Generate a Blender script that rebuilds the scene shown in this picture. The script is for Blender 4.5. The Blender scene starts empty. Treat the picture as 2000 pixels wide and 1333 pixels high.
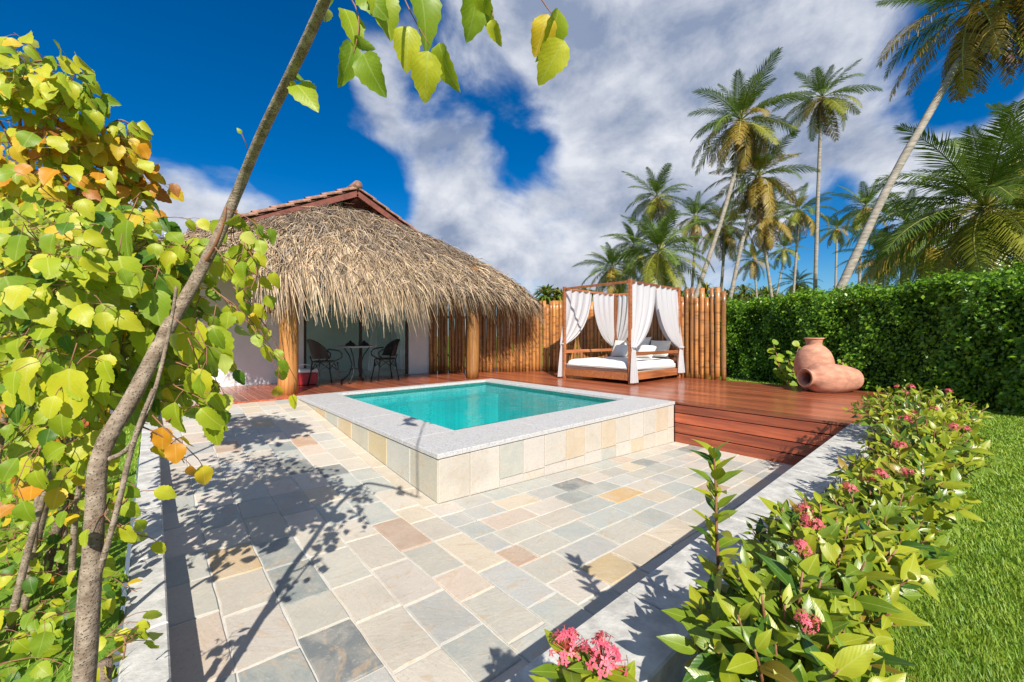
import bpy, math, random
import numpy as np
from mathutils import Vector, Matrix, Euler, Quaternion
R = math.radians
rng = random.Random(7)
sc = bpy.context.scene
col = sc.collection

# ------------------------------------------------------------------ camera, world, sun, exposure
F = 790.0; CX = 1000.0; HY = 657.0; CAMZ = 0.95; YAW = R(48.4)
FW = Vector((math.cos(YAW), math.sin(YAW), 0)); RT = Vector((math.sin(YAW), -math.cos(YAW), 0)); UP = Vector((0, 0, 1))
def at(x, y, d):
    """world point seen at photo pixel x, y at depth d"""
    return Vector((0, 0, CAMZ)) + FW*d + RT*((x-CX)/F*d) + UP*((HY-y)/F*d)
def dirv(x, y):
    return (FW + RT*((x-CX)/F) + UP*((HY-y)/F)).normalized()
cam = bpy.data.cameras.new('camera'); camo = bpy.data.objects.new('camera', cam); col.objects.link(camo)
cam.sensor_width = 36; cam.lens = 36*F/2000; cam.clip_start = .05; cam.clip_end = 3000
cam.shift_y = -(666.5-HY)/2000
camo.location = (0, 0, CAMZ); camo.rotation_euler = (R(90), 0, YAW-R(90))
sc.camera = camo

SUNV = Vector((.66, 1.07, -1)).normalized()      # the way the light travels
SUN_EL = math.asin(-SUNV.z); SUN_ROT = math.atan2(-SUNV.x, -SUNV.y)
sun = bpy.data.lights.new('sun', 'SUN'); suno = bpy.data.objects.new('sun', sun); col.objects.link(suno)
sun.energy = 4.4; sun.angle = R(.55); sun.color = (1, .94, .84)
suno.rotation_euler = SUNV.to_track_quat('-Z', 'Y').to_euler(); suno.location = (-20, -33, 31)
sc.view_settings.view_transform = 'Standard'; sc.view_settings.look = 'None'
sc.view_settings.exposure = .78; sc.view_settings.gamma = 1; sc.view_settings.use_curve_mapping = False

world = bpy.data.worlds.new('World'); sc.world = world; world.use_nodes = True
class NT:
    def __init__(s, tree): s.t = tree; s.n = tree.nodes; s.l = tree.links
    def new(s, typ, **kw):
        n = s.n.new(typ)
        for k, v in kw.items(): setattr(n, k, v)
        return n
    def put(s, sock, v):
        if isinstance(v, bpy.types.NodeSocket): s.l.new(v, sock)
        elif v is not None: sock.default_value = v
    def math(s, op, a, b=None, c=None, clamp=False):
        n = s.new('ShaderNodeMath', operation=op, use_clamp=clamp)
        for i, v in enumerate((a, b, c)):
            if v is not None: s.put(n.inputs[i], v)
        return n.outputs[0]
    def vmath(s, op, a, b=None, out=0):
        n = s.new('ShaderNodeVectorMath', operation=op)
        s.put(n.inputs[0], a)
        if b is not None: s.put(n.inputs[1], b)
        return n.outputs[out]
    def noise(s, vec, scale, detail=4, rough=.55, dist=0):
        n = s.new('ShaderNodeTexNoise'); s.put(n.inputs['Vector'], vec)
        n.inputs['Scale'].default_value = scale; n.inputs['Detail'].default_value = detail
        n.inputs['Roughness'].default_value = rough; n.inputs['Distortion'].default_value = dist
        return n.outputs['Fac']
    def smooth(s, v, a, b, lo=0., hi=1.):
        n = s.new('ShaderNodeMapRange', interpolation_type='SMOOTHSTEP'); s.put(n.inputs[0], v)
        for i, k in enumerate((a, b, lo, hi)): s.put(n.inputs[i+1], k)
        return n.outputs[0]
    def mix(s, f, a, b, mode='MIX'):
        n = s.new('ShaderNodeMix', data_type='RGBA', blend_type=mode)
        s.put(n.inputs[0], f); s.put(n.inputs[6], c4(a)); s.put(n.inputs[7], c4(b))
        return n.outputs[2]
def c4(c):
    if isinstance(c, bpy.types.NodeSocket): return c
    return (c[0], c[1], c[2], 1.0)

w = NT(world.node_tree); w.n.clear()
tc = w.new('ShaderNodeTexCoord').outputs['Generated']
sky = w.new('ShaderNodeTexSky', sky_type='NISHITA', sun_disc=False, sun_elevation=SUN_EL, sun_rotation=SUN_ROT)
sky.altitude = 0; sky.air_density = 1.0; sky.dust_density = .25; sky.ozone_density = 4.0
hs = w.new('ShaderNodeHueSaturation'); hs.inputs['Saturation'].default_value = 1.45; hs.inputs['Value'].default_value = .55; hs.inputs['Hue'].default_value = .5
w.l.new(sky.outputs[0], hs.inputs['Color'])
skyc = w.mix(1.0, hs.outputs[0], (.62, .95, 1.08), 'MULTIPLY')
D = w.vmath('NORMALIZE', tc)
warp = w.new('ShaderNodeTexNoise'); w.l.new(D, warp.inputs['Vector']); warp.inputs['Scale'].default_value = 4.2; warp.inputs['Detail'].default_value = 3
wv = w.vmath('SCALE', w.vmath('SUBTRACT', warp.outputs['Color'], (.5, .5, .5))); wv.node.inputs['Scale'].default_value = .17
DW = w.vmath('ADD', D, wv)
BLOBS = [  # pixel of the centre, angular radius, weight
    (1230, 180, .40, 1.0), (1330, 0, .45, 1.0), (1080, 440, .30, .9), (1290, 430, .34, .9), (1480, 220, .26, .7), (1560, 60, .26, .6),
    (800, 235, .19, .8), (680, 190, .12, .45), (900, 440, .20, .7), (1560, 330, .18, .45), (1920, 270, .22, .7), (1780, 300, .15, .5), (1640, 180, .2, .5),
    (370, 372, .13, .95), (470, 395, .12, .9), (300, 385, .11, .8), (1100, 60, .24, .8), (900, 50, .12, .3), (600, 395, .07, .5)]
HOLES = [(985, 215, .12, .62), (1012, 300, .11, .68), (915, 130, .13, .6), (860, 190, .09, .35), (735, 365, .12, .8), (1820, 105, .13, .95), (1890, 140, .08, .6), (1670, 430, .11, .7), (1590, 400, .08, .4), (560, 250, .2, .9), (640, 330, .1, .7), (280, 150, .22, .9), (120, 60, .25, .9), (450, 120, .2, .7), (1500, 480, .12, .45)]
def blobsum(lst):
    acc = None
    for (bx, by, br, bw) in lst:
        d = w.vmath('DISTANCE', DW, tuple(dirv(bx, by)), out=1)
        v = w.smooth(d, br*1.15, br*.3, 0., bw)
        acc = v if acc is None else w.math('ADD', acc, v)
    return acc
acc = blobsum(BLOBS)
# the rest of the dome carries scattered cloud of the same kind
far = w.smooth(w.vmath('DOT_PRODUCT', D, tuple(FW), out=1), .45, .0, 0., .42)
acc = w.math('MINIMUM', w.math('ADD', acc, far), 1.02)
acc = w.math('SUBTRACT', acc, w.math('MINIMUM', blobsum(HOLES), 1.0))
zs = w.new('ShaderNodeSeparateXYZ'); w.l.new(D, zs.inputs[0]); zz = zs.outputs['Z']
st = w.vmath('MULTIPLY', D, (1, 1, 1.5))
n1 = w.noise(st, 4.2, 12, .58, .35)
n2 = w.noise(st, 2.0, 4, .5)
dens = w.math('ADD', acc, w.math('MULTIPLY', w.math('SUBTRACT', n1, .5), 1.9))
dens = w.math('ADD', dens, w.math('MULTIPLY', w.math('SUBTRACT', n2, .5), .6))
alpha = w.smooth(dens, .10, .90)
# relief of the cloud: the density a little way towards the sun shades it
so = w.vmath('ADD', st, tuple(Vector((-SUNV.x, -SUNV.y, -SUNV.z*1.6))*.06 + UP*.05))
n1b = w.noise(so, 4.2, 8, .58, .35)
rel = w.math('SUBTRACT', n1, n1b)
big = w.noise(D, 3.1, 6, .6)
lum = w.math('ADD', w.math('MULTIPLY', rel, 2.6), w.math('MULTIPLY', w.math('SUBTRACT', big, .5), 2.2))
lum = w.math('ADD', lum, .50)
edge = w.smooth(dens, 1.1, .45, 0., .30)
lum = w.math('ADD', lum, edge, clamp=True)
cloudc = w.mix(lum, (1.45, 1.8, 2.6), (4.2, 4.35, 4.7))
skyf = w.mix(alpha, skyc, cloudc)
hz = w.smooth(zz, .18, -.02, 0., .5)
skyf = w.mix(hz, skyf, (2.3, 2.9, 3.7))
bg = w.new('ShaderNodeBackground'); bg.inputs['Strength'].default_value = .11
w.l.new(skyf, bg.inputs['Color'])
wo = w.new('ShaderNodeOutputWorld'); w.l.new(bg.outputs[0], wo.inputs[0])
world.cycles.sampling_method = 'MANUAL'; world.cycles.sample_map_resolution = 512

# ------------------------------------------------------------------ materials
def newmat(name):
    m = bpy.data.materials.new(name); m.use_nodes = True
    t = NT(m.node_tree); t.n.clear()
    p = t.new('ShaderNodeBsdfPrincipled'); o = t.new('ShaderNodeOutputMaterial'); t.l.new(p.outputs[0], o.inputs[0])
    return m, t, p, o
def bump(t, p, h, strength=.3, dist=.01):
    b = t.new('ShaderNodeBump'); b.inputs['Strength'].default_value = strength; b.inputs['Distance'].default_value = dist
    t.put(b.inputs['Height'], h); t.l.new(b.outputs[0], p.inputs['Normal'])
def simple(name, c, rough=.6, var=.25, scale=8, bmp=.2, bd=.004, stretch=(1, 1, 1), metal=0, spec=.5, c2=None, coat=0):
    m, t, p, o = newmat(name)
    co = t.vmath('MULTIPLY', t.new('ShaderNodeTexCoord').outputs['Object'], stretch)
    n = t.noise(co, scale, 5, .6)
    c2 = c2 or tuple(x*(1-var) for x in c)
    cc = t.mix(t.smooth(n, .3, .7), c2, tuple(min(1, x*(1+var*.5)) for x in c))
    t.l.new(cc, p.inputs['Base Color'])
    p.inputs['Roughness'].default_value = rough; p.inputs['Metallic'].default_value = metal
    p.inputs['Specular IOR Level'].default_value = spec; p.inputs['Coat Weight'].default_value = coat; p.inputs['Coat Roughness'].default_value = .12
    if bmp: bump(t, p, n, bmp, bd)
    return m
def stone_mat():
    m, t, p, o = newmat('split_stone')
    oi = t.new('ShaderNodeObjectInfo')
    co = t.new('ShaderNodeTexCoord').outputs['Object']
    off = t.vmath('ADD', co, t.vmath('SCALE', oi.outputs['Location'])); off.node.inputs[1].links[0].from_node.inputs['Scale'].default_value = 3.7
    n = t.noise(off, 7, 6, .65, .6); n2 = t.noise(off, 60, 4, .7)
    vr = t.new('ShaderNodeVectorRotate', rotation_type='Z_AXIS'); t.l.new(off, vr.inputs['Vector']); t.l.new(t.math('MULTIPLY', oi.outputs['Random'], 6.28), vr.inputs['Angle'])
    wv = t.noise(t.vmath('MULTIPLY', vr.outputs[0], (2.2, 6, 6)), 2.2, 6, .62, 1.6)
    c = oi.outputs['Color']
    a = t.mix(t.smooth(n, .38, .68), c, (.52, .46, .38)); a.node.inputs[0].links[0].from_node.inputs[4].default_value = .40
    a2 = t.mix(t.smooth(wv, .55, .68, 0, .5), a, (.47, .33, .20))
    a2 = t.mix(t.smooth(n2, .55, .75, 0, .35), a2, (.66, .63, .56))
    a2 = t.mix(t.smooth(n2, .45, .28, 0, .35), a2, (.20, .20, .18))
    st_ = t.noise(t.new('ShaderNodeNewGeometry').outputs['Position'], 1.6, 5, .6)
    a2 = t.mix(t.smooth(st_, .52, .72, 0, .35), a2, (.30, .27, .22))
    a2 = t.mix(t.smooth(st_, .46, .30, 0, .35), a2, (.56, .52, .45))
    t.l.new(a2, p.inputs['Base Color']); p.inputs['Roughness'].default_value = .72; p.inputs['Specular IOR Level'].default_value = .3
    hh = t.math('ADD', t.math('MULTIPLY', wv, 1.5), t.math('MULTIPLY', n2, .5))
    bump(t, p, hh, .35, .007)
    return m
def granite_mat():
    m, t, p, o = newmat('grey_granite')
    co = t.new('ShaderNodeTexCoord').outputs['Object']
    v = t.new('ShaderNodeTexVoronoi'); t.l.new(co, v.inputs['Vector']); v.inputs['Scale'].default_value = 110
    sep = t.new('ShaderNodeSeparateColor'); t.l.new(v.outputs['Color'], sep.inputs[0])
    n = t.noise(co, 60, 3, .6); n2 = t.noise(co, 3, 4)
    c = t.mix(sep.outputs[0], (.40, .40, .405), (.54, .535, .53))
    c = t.mix(t.smooth(sep.outputs[1], .84, .9, 0, .55), c, (.18, .18, .185))
    c = t.mix(t.smooth(n2, .35, .7, 0, .25), c, (.5, .46, .40))
    t.l.new(c, p.inputs['Base Color']); p.inputs['Roughness'].default_value = .55
    bump(t, p, n, .2, .003); return m
def wood_mat(name, c1, c2, axis=1, rough=.3, coat=.3, rings=False):
    m, t, p, o = newmat(name)
    oi = t.new('ShaderNodeObjectInfo')
    co = t.new('ShaderNodeTexCoord').outputs['Object']
    s = [22, 22, 22]; s[axis] = 1.2
    rv = t.vmath('SCALE', (7.3, 3.1, 5.7)); t.l.new(oi.outputs['Random'], rv.node.inputs['Scale'])
    g = t.noise(t.vmath('ADD', t.vmath('MULTIPLY', co, tuple(s)), t.vmath('SCALE', rv)), 1.0, 6, .6, .3)
    g.node.inputs['Vector'].links[0].from_node.inputs[1].links[0].from_node.inputs['Scale'].default_value = 4
    big = t.noise(t.vmath('ADD', co, rv), 1.7, 3)
    c = t.mix(t.smooth(g, .3, .7), c2, c1)
    k = t.math('ADD', t.math('MULTIPLY', oi.outputs['Random'], .65), .55)
    k = t.math('MULTIPLY', k, t.math('ADD', t.math('MULTIPLY', big, .6), .72))
    cc = t.new('ShaderNodeVectorMath', operation='SCALE'); t.l.new(c, cc.inputs[0]); t.l.new(k, cc.inputs['Scale'])
    outc = cc.outputs[0]
    if rings:
        mp = t.vmath('MULTIPLY', t.vmath('ADD', co, rv), (1.2, 1.2, 13))
        rn = t.noise(mp, 1.0, 3, .6, .4)
        outc = t.mix(t.smooth(rn, .50, .64, 0, .65), outc, (.10, .038, .014))
        gw = t.noise(t.vmath('ADD', co, rv), 3.2, 5, .7)
        outc = t.mix(t.smooth(gw, .52, .70, 0, .4), outc, (.23, .16, .105))
        kn = t.noise(t.vmath('MULTIPLY', t.vmath('ADD', co, rv), (6, 6, 2.2)), 2.0, 2, .5)
        outc = t.mix(t.smooth(kn, .66, .75, 0, .7), outc, (.05, .02, .01))
    t.l.new(outc, p.inputs['Base Color'])
    t.put(p.inputs['Roughness'], t.math('ADD', t.math('MULTIPLY', big, .25), rough-.1))
    p.inputs['Coat Weight'].default_value = coat; p.inputs['Coat Roughness'].default_value = .15
    bump(t, p, g, .25, .003); return m
def leaf_mat(name, c, c2, vein=(.5, .55, .12), trans=.42, rough=.46, veins=True, spec=.4, back=None):
    m, t, p, o = newmat(name)
    uv = t.new('ShaderNodeUVMap').outputs[0]
    sp = t.new('ShaderNodeSeparateXYZ'); t.l.new(uv, sp.inputs[0]); u, v = sp.outputs[0], sp.outputs[1]
    geo = t.new('ShaderNodeNewGeometry')
    rnd = t.noise(geo.outputs['Position'], 5.5, 2)
    n = t.noise(geo.outputs['Position'], 60, 3)
    f = t.math('ADD', t.smooth(rnd, .3, .7), t.math('MULTIPLY', t.math('SUBTRACT', n, .5), .9), clamp=True)
    cc = t.mix(f, c, c2)
    if veins:
        sp_ = t.noise(geo.outputs['Position'], 34, 3, .6)
        cc = t.mix(t.smooth(sp_, .66, .74, 0, .6), cc, (.30, .22, .03))
        cc = t.mix(t.smooth(t.noise(geo.outputs['Position'], 13, 2), .56, .72, 0, .5), cc, tuple(min(.7, q*1.35+.02) for q in c))
    h = None
    if veins:
        av = t.math('ABSOLUTE', t.math('SUBTRACT', v, .5))
        mid = t.smooth(av, .035, .012)
        ph = t.math('MULTIPLY', t.math('SUBTRACT', u, t.math('MULTIPLY', av, .9)), 52)
        side = t.smooth(t.math('SINE', ph), .84, 1.0, 0, .26)
        vv = t.math('MAXIMUM', mid, side)
        cc = t.mix(t.math('MULTIPLY', vv, .55), cc, vein)
        h = t.math('SINE', ph)
    if back is not None:
        cc = t.mix(geo.outputs['Backfacing'], cc, t.mix(.6, cc, back))
    t.l.new(cc, p.inputs['Base Color']); p.inputs['Roughness'].default_value = rough; p.inputs['Specular IOR Level'].default_value = spec
    if h is not None: bump(t, p, t.math('ADD', h, t.math('MULTIPLY', n, 2.5)), .06, .002)
    tr = t.new('ShaderNodeBsdfTranslucent'); t.l.new(cc, tr.inputs[0])
    mx = t.new('ShaderNodeMixShader'); mx.inputs[0].default_value = trans
    t.l.new(p.outputs[0], mx.inputs[1]); t.l.new(tr.outputs[0], mx.inputs[2]); t.l.new(mx.outputs[0], o.inputs[0])
    return m
def cloth_mat(name, c, trans=.35):
    m, t, p, o = newmat(name)
    co = t.new('ShaderNodeTexCoord').outputs['Object']
    n = t.noise(co, 220, 2); n2 = t.noise(co, 5, 4)
    t.put(p.inputs['Base Color'], t.mix(n2, tuple(x*.93 for x in c), c)); p.inputs['Roughness'].default_value = .85
    p.inputs['Specular IOR Level'].default_value = .15
    bump(t, p, t.math('ADD', n, t.math('MULTIPLY', n2, 4)), .2, .006)
    tr = t.new('ShaderNodeBsdfTranslucent'); tr.inputs[0].default_value = c4(c)
    mx = t.new('ShaderNodeMixShader'); mx.inputs[0].default_value = trans
    t.l.new(p.outputs[0], mx.inputs[1]); t.l.new(tr.outputs[0], mx.inputs[2]); t.l.new(mx.outputs[0], o.inputs[0])
    return m
def ground_mat(name, c, c2, scale):
    m, t, p, o = newmat(name)
    geo = t.new('ShaderNodeNewGeometry').outputs['Position']
    n = t.noise(geo, scale, 6, .65); n2 = t.noise(geo, scale*14, 3)
    cc = t.mix(t.smooth(t.math('ADD', t.math('MULTIPLY', n, .6), t.math('MULTIPLY', n2, .4)), .35, .65), c2, c)
    t.l.new(cc, p.inputs['Base Color']); p.inputs['Roughness'].default_value = .95; p.inputs['Specular IOR Level'].default_value = .1
    bump(t, p, n2, .6, .02); return m
def water_mat():
    m, t, p, o = newmat('pool_water')
    t.n.remove(p)
    geo = t.new('ShaderNodeNewGeometry').outputs['Position']
    n = t.noise(geo, 3.2, 3, .55, .3); n2 = t.noise(geo, 11, 3, .5, .5)
    b = t.new('ShaderNodeBump'); b.inputs['Strength'].default_value = .55; b.inputs['Distance'].default_value = .035
    t.l.new(t.math('ADD', n, t.math('MULTIPLY', n2, .35)), b.inputs['Height'])
    gl = t.new('ShaderNodeBsdfGlossy'); gl.inputs['Roughness'].default_value = .03; t.l.new(b.outputs[0], gl.inputs['Normal'])
    tp = t.new('ShaderNodeBsdfTransparent'); tp.inputs[0].default_value = (.45, .99, .98, 1)
    fr = t.new('ShaderNodeFresnel'); fr.inputs[0].default_value = 1.33; t.l.new(b.outputs[0], fr.inputs['Normal'])
    bf = t.math('SUBTRACT', 1, t.new('ShaderNodeNewGeometry').outputs['Backfacing'])
    mx = t.new('ShaderNodeMixShader'); t.l.new(t.math('MULTIPLY', t.math('MULTIPLY', fr.outputs[0], .8), bf), mx.inputs[0]); t.l.new(tp.outputs[0], mx.inputs[1]); t.l.new(gl.outputs[0], mx.inputs[2])
    t.l.new(mx.outputs[0], o.inputs[0]); return m
def basin_mat():
    m, t, p, o = newmat('turquoise_mosaic')
    geo = t.new('ShaderNodeNewGeometry').outputs['Position']
    v = t.new('ShaderNodeTexVoronoi'); v.inputs['Scale'].default_value = 4.5
    wn = t.new('ShaderNodeTexNoise'); t.l.new(geo, wn.inputs['Vector']); wn.inputs['Scale'].default_value = 3
    t.l.new(t.vmath('ADD', geo, t.vmath('SCALE', wn.outputs['Color'])), v.inputs['Vector'])
    br = t.new('ShaderNodeTexBrick'); t.l.new(geo, br.inputs['Vector']); br.inputs['Scale'].default_value = 18; br.offset = 0
    br.inputs['Color1'].default_value = (.004, .32, .34, 1); br.inputs['Color2'].default_value = (.012, .41, .42, 1); br.inputs['Mortar'].default_value = (.05, .42, .42, 1)
    br.inputs['Mortar Size'].default_value = .03; br.inputs['Brick Width'].default_value = .5; br.inputs['Row Height'].default_value = .5
    big_ = t.noise(geo, 1.5, 4, .6)
    t.l.new(t.mix(t.smooth(big_,   .35, .65, 0, .28), br.outputs[0], (.0, .17, .19)), p.inputs['Base Color']); p.inputs['Roughness'].default_value = .4
    return m
def glass_mat():
    m, t, p, o = newmat('door_glass'); t.n.remove(p)
    gl = t.new('ShaderNodeBsdfGlossy'); gl.inputs['Roughness'].default_value = .01
    tp = t.new('ShaderNodeBsdfTransparent'); tp.inputs[0].default_value = (.90, .94, .93, 1)
    fr = t.new('ShaderNodeFresnel'); fr.inputs[0].default_value = 1.45
    bf = t.math('SUBTRACT', 1, t.new('ShaderNodeNewGeometry').outputs['Backfacing'])
    mx = t.new('ShaderNodeMixShader'); t.l.new(t.math('MULTIPLY', t.math('MULTIPLY', fr.outputs[0], .8), bf), mx.inputs[0]); t.l.new(tp.outputs[0], mx.inputs[1]); t.l.new(gl.outputs[0], mx.inputs[2])
    t.l.new(mx.outputs[0], o.inputs[0]); return m
M = {}
M['stone'] = stone_mat(); M['granite'] = granite_mat()
M['grout'] = simple('pale_grout', (.55, .53, .485), .9, .12, 20, .3)
M['kerb'] = simple('pale_rough_stone', (.50, .49, .455), .85, .22, 11, .8, .012, c2=(.35, .34, .315))
M['deck'] = wood_mat('red_deck_wood', (.42, .115, .045), (.23, .058, .026), 1, .30, .4)
M['fascia'] = wood_mat('fascia_wood', (.42, .10, .040), (.20, .042, .022), 1, .35, .3)
M['bedwood'] = wood_mat('bed_wood', (.46, .17, .060), (.28, .085, .030), 0, .4, .3)
M['log'] = wood_mat('varnished_log', (.47, .20, .048), (.24, .085, .022), 2, .40, .30, True)
M['col'] = wood_mat('column_trunk_wood', (.55, .25, .065), (.32, .12, .030), 2, .45, .2, False)
M['roofwood'] = simple('red_roof_timber', (.19, .055, .036), .55, .35, 6, .2)
M['rooftile'] = simple('clay_roof_tile', (.30, .155, .105), .8, .5, 9, .4)
M['wall'] = simple('white_render', (.78, .77, .76), .9, .05, 3, .25)
M['dark'] = simple('dark_metal', (.018, .017, .018), .5, .2, 20, .1)
M['wicker'] = simple('black_wicker', (.022, .019, .018), .6, .5, 60, .6, .003)
M['frame'] = simple('dark_door_timber', (.075, .035, .022), .5, .3, 8, .1)
M['terra'] = simple('terracotta', (.50, .245, .165), .9, .30, 5, .4, .008, stretch=(1, 1, 2.2), spec=.2)
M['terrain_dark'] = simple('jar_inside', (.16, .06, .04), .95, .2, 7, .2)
M['cloth'] = cloth_mat('white_voile', (.70, .70, .72), .45)
M['voile'] = cloth_mat('bright_voile', (.86, .87, .88), .4); M['canvas'] = cloth_mat('cream_canvas', (.68, .66, .61), .05)
M['mattress'] = cloth_mat('white_cotton', (.70, .69, .67), .05)
M['red'] = simple('red_plastic', (.42, .025, .03), .35, .1, 8, 0)
M['whiteplastic'] = simple('white_plastic', (.75, .75, .73), .4, .05, 8, 0)
M['marble'] = simple('pale_table_top', (.42, .40, .37), .25, .3, 12, 0)
M['china'] = simple('dark_ceramic', (.03, .03, .032), .3, .2, 8, 0)
M['roomfloor'] = simple('room_floor_tile', (.55, .53, .50), .3, .1, 4, 0)
M['roomwall'] = simple('room_wall_paint', (.72, .75, .71), .9, .05, 4, 0)
def bark_mat():
    m, t, p, o = newmat('pale_bark')
    co = t.new('ShaderNodeTexCoord').outputs['Object']
    n = t.noise(co, 22, 6, .65); n2 = t.noise(t.vmath('MULTIPLY', co, (1, 1, 3.2)), 30, 5, .6)
    v = t.new('ShaderNodeTexVoronoi'); t.l.new(co, v.inputs['Vector']); v.inputs['Scale'].default_value = 150
    c = t.mix(t.smooth(n, .35, .68), (.165, .12, .085), (.335, .265, .20))
    c = t.mix(t.smooth(n2, .55, .70, 0, .55), c, (.40, .35, .285))
    dots = t.smooth(v.outputs['Distance'], .34, .18)
    c = t.mix(t.math('MULTIPLY', dots, t.smooth(n2, .42, .66, 0, .75)), c, (.10, .07, .048))
    t.l.new(c, p.inputs['Base Color']); p.inputs['Roughness'].default_value = .9; p.inputs['Specular IOR Level'].default_value = .2
    bump(t, p, t.math('ADD', t.math('ADD', n, n2), t.math('MULTIPLY', dots, -.6)), .9, .006)
    return m
M['bark'] = bark_mat(); M['bark_plain'] = simple('pale_bark', (.34, .26, .20), .85, .35, 26, .6, .006, stretch=(1, 1, .6))
M['twig'] = simple('red_brown_twig', (.25, .11, .055), .6, .3, 30, .2)
M['palmbark'] = simple('palm_bark', (.30, .26, .22), .9, .4, 3, .6, .03, stretch=(1, 1, 5))
M['coco'] = simple('coconut_husk', (.38, .20, .06), .6, .3, 6, .2)
M['rachis'] = simple('frond_rib', (.28, .27, .06), .5, .3, 3, 0)
M['soil'] = ground_mat('bed_soil', (.11, .075, .05), (.05, .035, .022), 5)
M['lawn'] = ground_mat('lawn_turf', (.17, .28, .03), (.11, .20, .02), 1.3)
M['band'] = simple('dark_waterline_tile', (.02, .17, .15), .4, .4, 60, 0); M['water'] = water_mat(); M['basin'] = basin_mat(); M['glass'] = glass_mat()
M['thatchcore'] = simple('thatch_core', (.10, .07, .045), .95, .4, 14, .5, .03)
for i, (c, k) in enumerate([((.47, .335, .205), .7), ((.285, .20, .13), .85), ((.14, .10, .075), .9), ((.60, .46, .30), .7), ((.33, .27, .22), .85)]):
    M['straw%d' % i] = simple('dry_palm_straw', c, k, .35, 6, 0, spec=.2)
# foliage palettes
M['g0'] = leaf_mat('leaf_lime', (.36, .43, .018), (.27, .36, .014), back=(.45, .50, .14))
M['g1'] = leaf_mat('leaf_mid_green', (.24, .34, .014), (.17, .28, .014), vein=(.36, .44, .10), back=(.34, .42, .12))
M['g2'] = leaf_mat('leaf_yellow_green', (.52, .50, .024), (.43, .46, .02), back=(.5, .52, .15))
M['g3'] = leaf_mat('leaf_deep_green', (.085, .19, .014), (.055, .14, .012), vein=(.24, .34, .08), back=(.25, .34, .1))
M['y0'] = leaf_mat('leaf_yellow', (.66, .46, .02), (.56, .40, .02), vein=(.72, .58, .14))
M['y1'] = leaf_mat('leaf_orange', (.62, .27, .015), (.50, .21, .015), vein=(.66, .40, .08))
M['y2'] = leaf_mat('leaf_russet', (.42, .16, .03), (.34, .13, .03), vein=(.5, .3, .1))
M['i0'] = leaf_mat('ixora_green', (.175, .25, .012), (.10, .18, .011), vein=(.34, .42, .09), rough=.34, spec=.5, trans=.3)
M['i1'] = leaf_mat('ixora_lime', (.36, .38, .016), (.25, .31, .014), vein=(.46, .50, .12), rough=.36, spec=.45, trans=.34)
M['i2'] = leaf_mat('ixora_deep', (.055, .13, .012), (.035, .095, .010), vein=(.18, .27, .06), rough=.32, spec=.5, trans=.24)
M['i3'] = leaf_mat('ixora_bronze', (.34, .22, .03), (.28, .22, .03), vein=(.5, .4, .12), rough=.3)
M['pink'] = leaf_mat('pink_petal', (.86, .19, .25), (.78, .12, .19), veins=False, trans=.3)
M['coral'] = leaf_mat('coral_bud', (.72, .16, .10), (.62, .10, .10), veins=False, trans=.2)
M['h0'] = leaf_mat('hedge_green', (.16, .32, .02), (.10, .24, .016), veins=False, trans=.3, rough=.4)
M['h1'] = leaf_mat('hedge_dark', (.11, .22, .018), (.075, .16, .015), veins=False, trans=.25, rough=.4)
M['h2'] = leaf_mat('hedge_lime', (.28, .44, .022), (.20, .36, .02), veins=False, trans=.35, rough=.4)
M['hcore'] = simple('hedge_inside', (.03, .055, .012), .95, .5, 9, .4, .05)  # dark core tone stands in for the shade between the leaves
M['p0'] = leaf_mat('palm_green', (.12, .185, .025), (.08, .13, .02), veins=False, trans=.25, rough=.35)
M['p1'] = leaf_mat('palm_olive', (.25, .25, .028), (.18, .195, .024), veins=False, trans=.25, rough=.35)
M['p2'] = leaf_mat('palm_gold', (.36, .23, .035), (.26, .19, .03), veins=False, trans=.25, rough=.45)
M['p3'] = leaf_mat('palm_brown', (.20, .11, .05), (.14, .08, .04), veins=False, trans=.15, rough=.7)
M['gr0'] = leaf_mat('grass_blade', (.22, .36, .03), (.155, .29, .022), veins=False, trans=.3, rough=.5)
M['gr1'] = leaf_mat('grass_blade_pale', (.32, .42, .04), (.26, .36, .035), veins=False, trans=.3, rough=.5)
M['sg'] = leaf_mat('sea_grape_leaf', (.25, .36, .03), (.17, .29, .025), vein=(.5, .5, .15), trans=.35)

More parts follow.
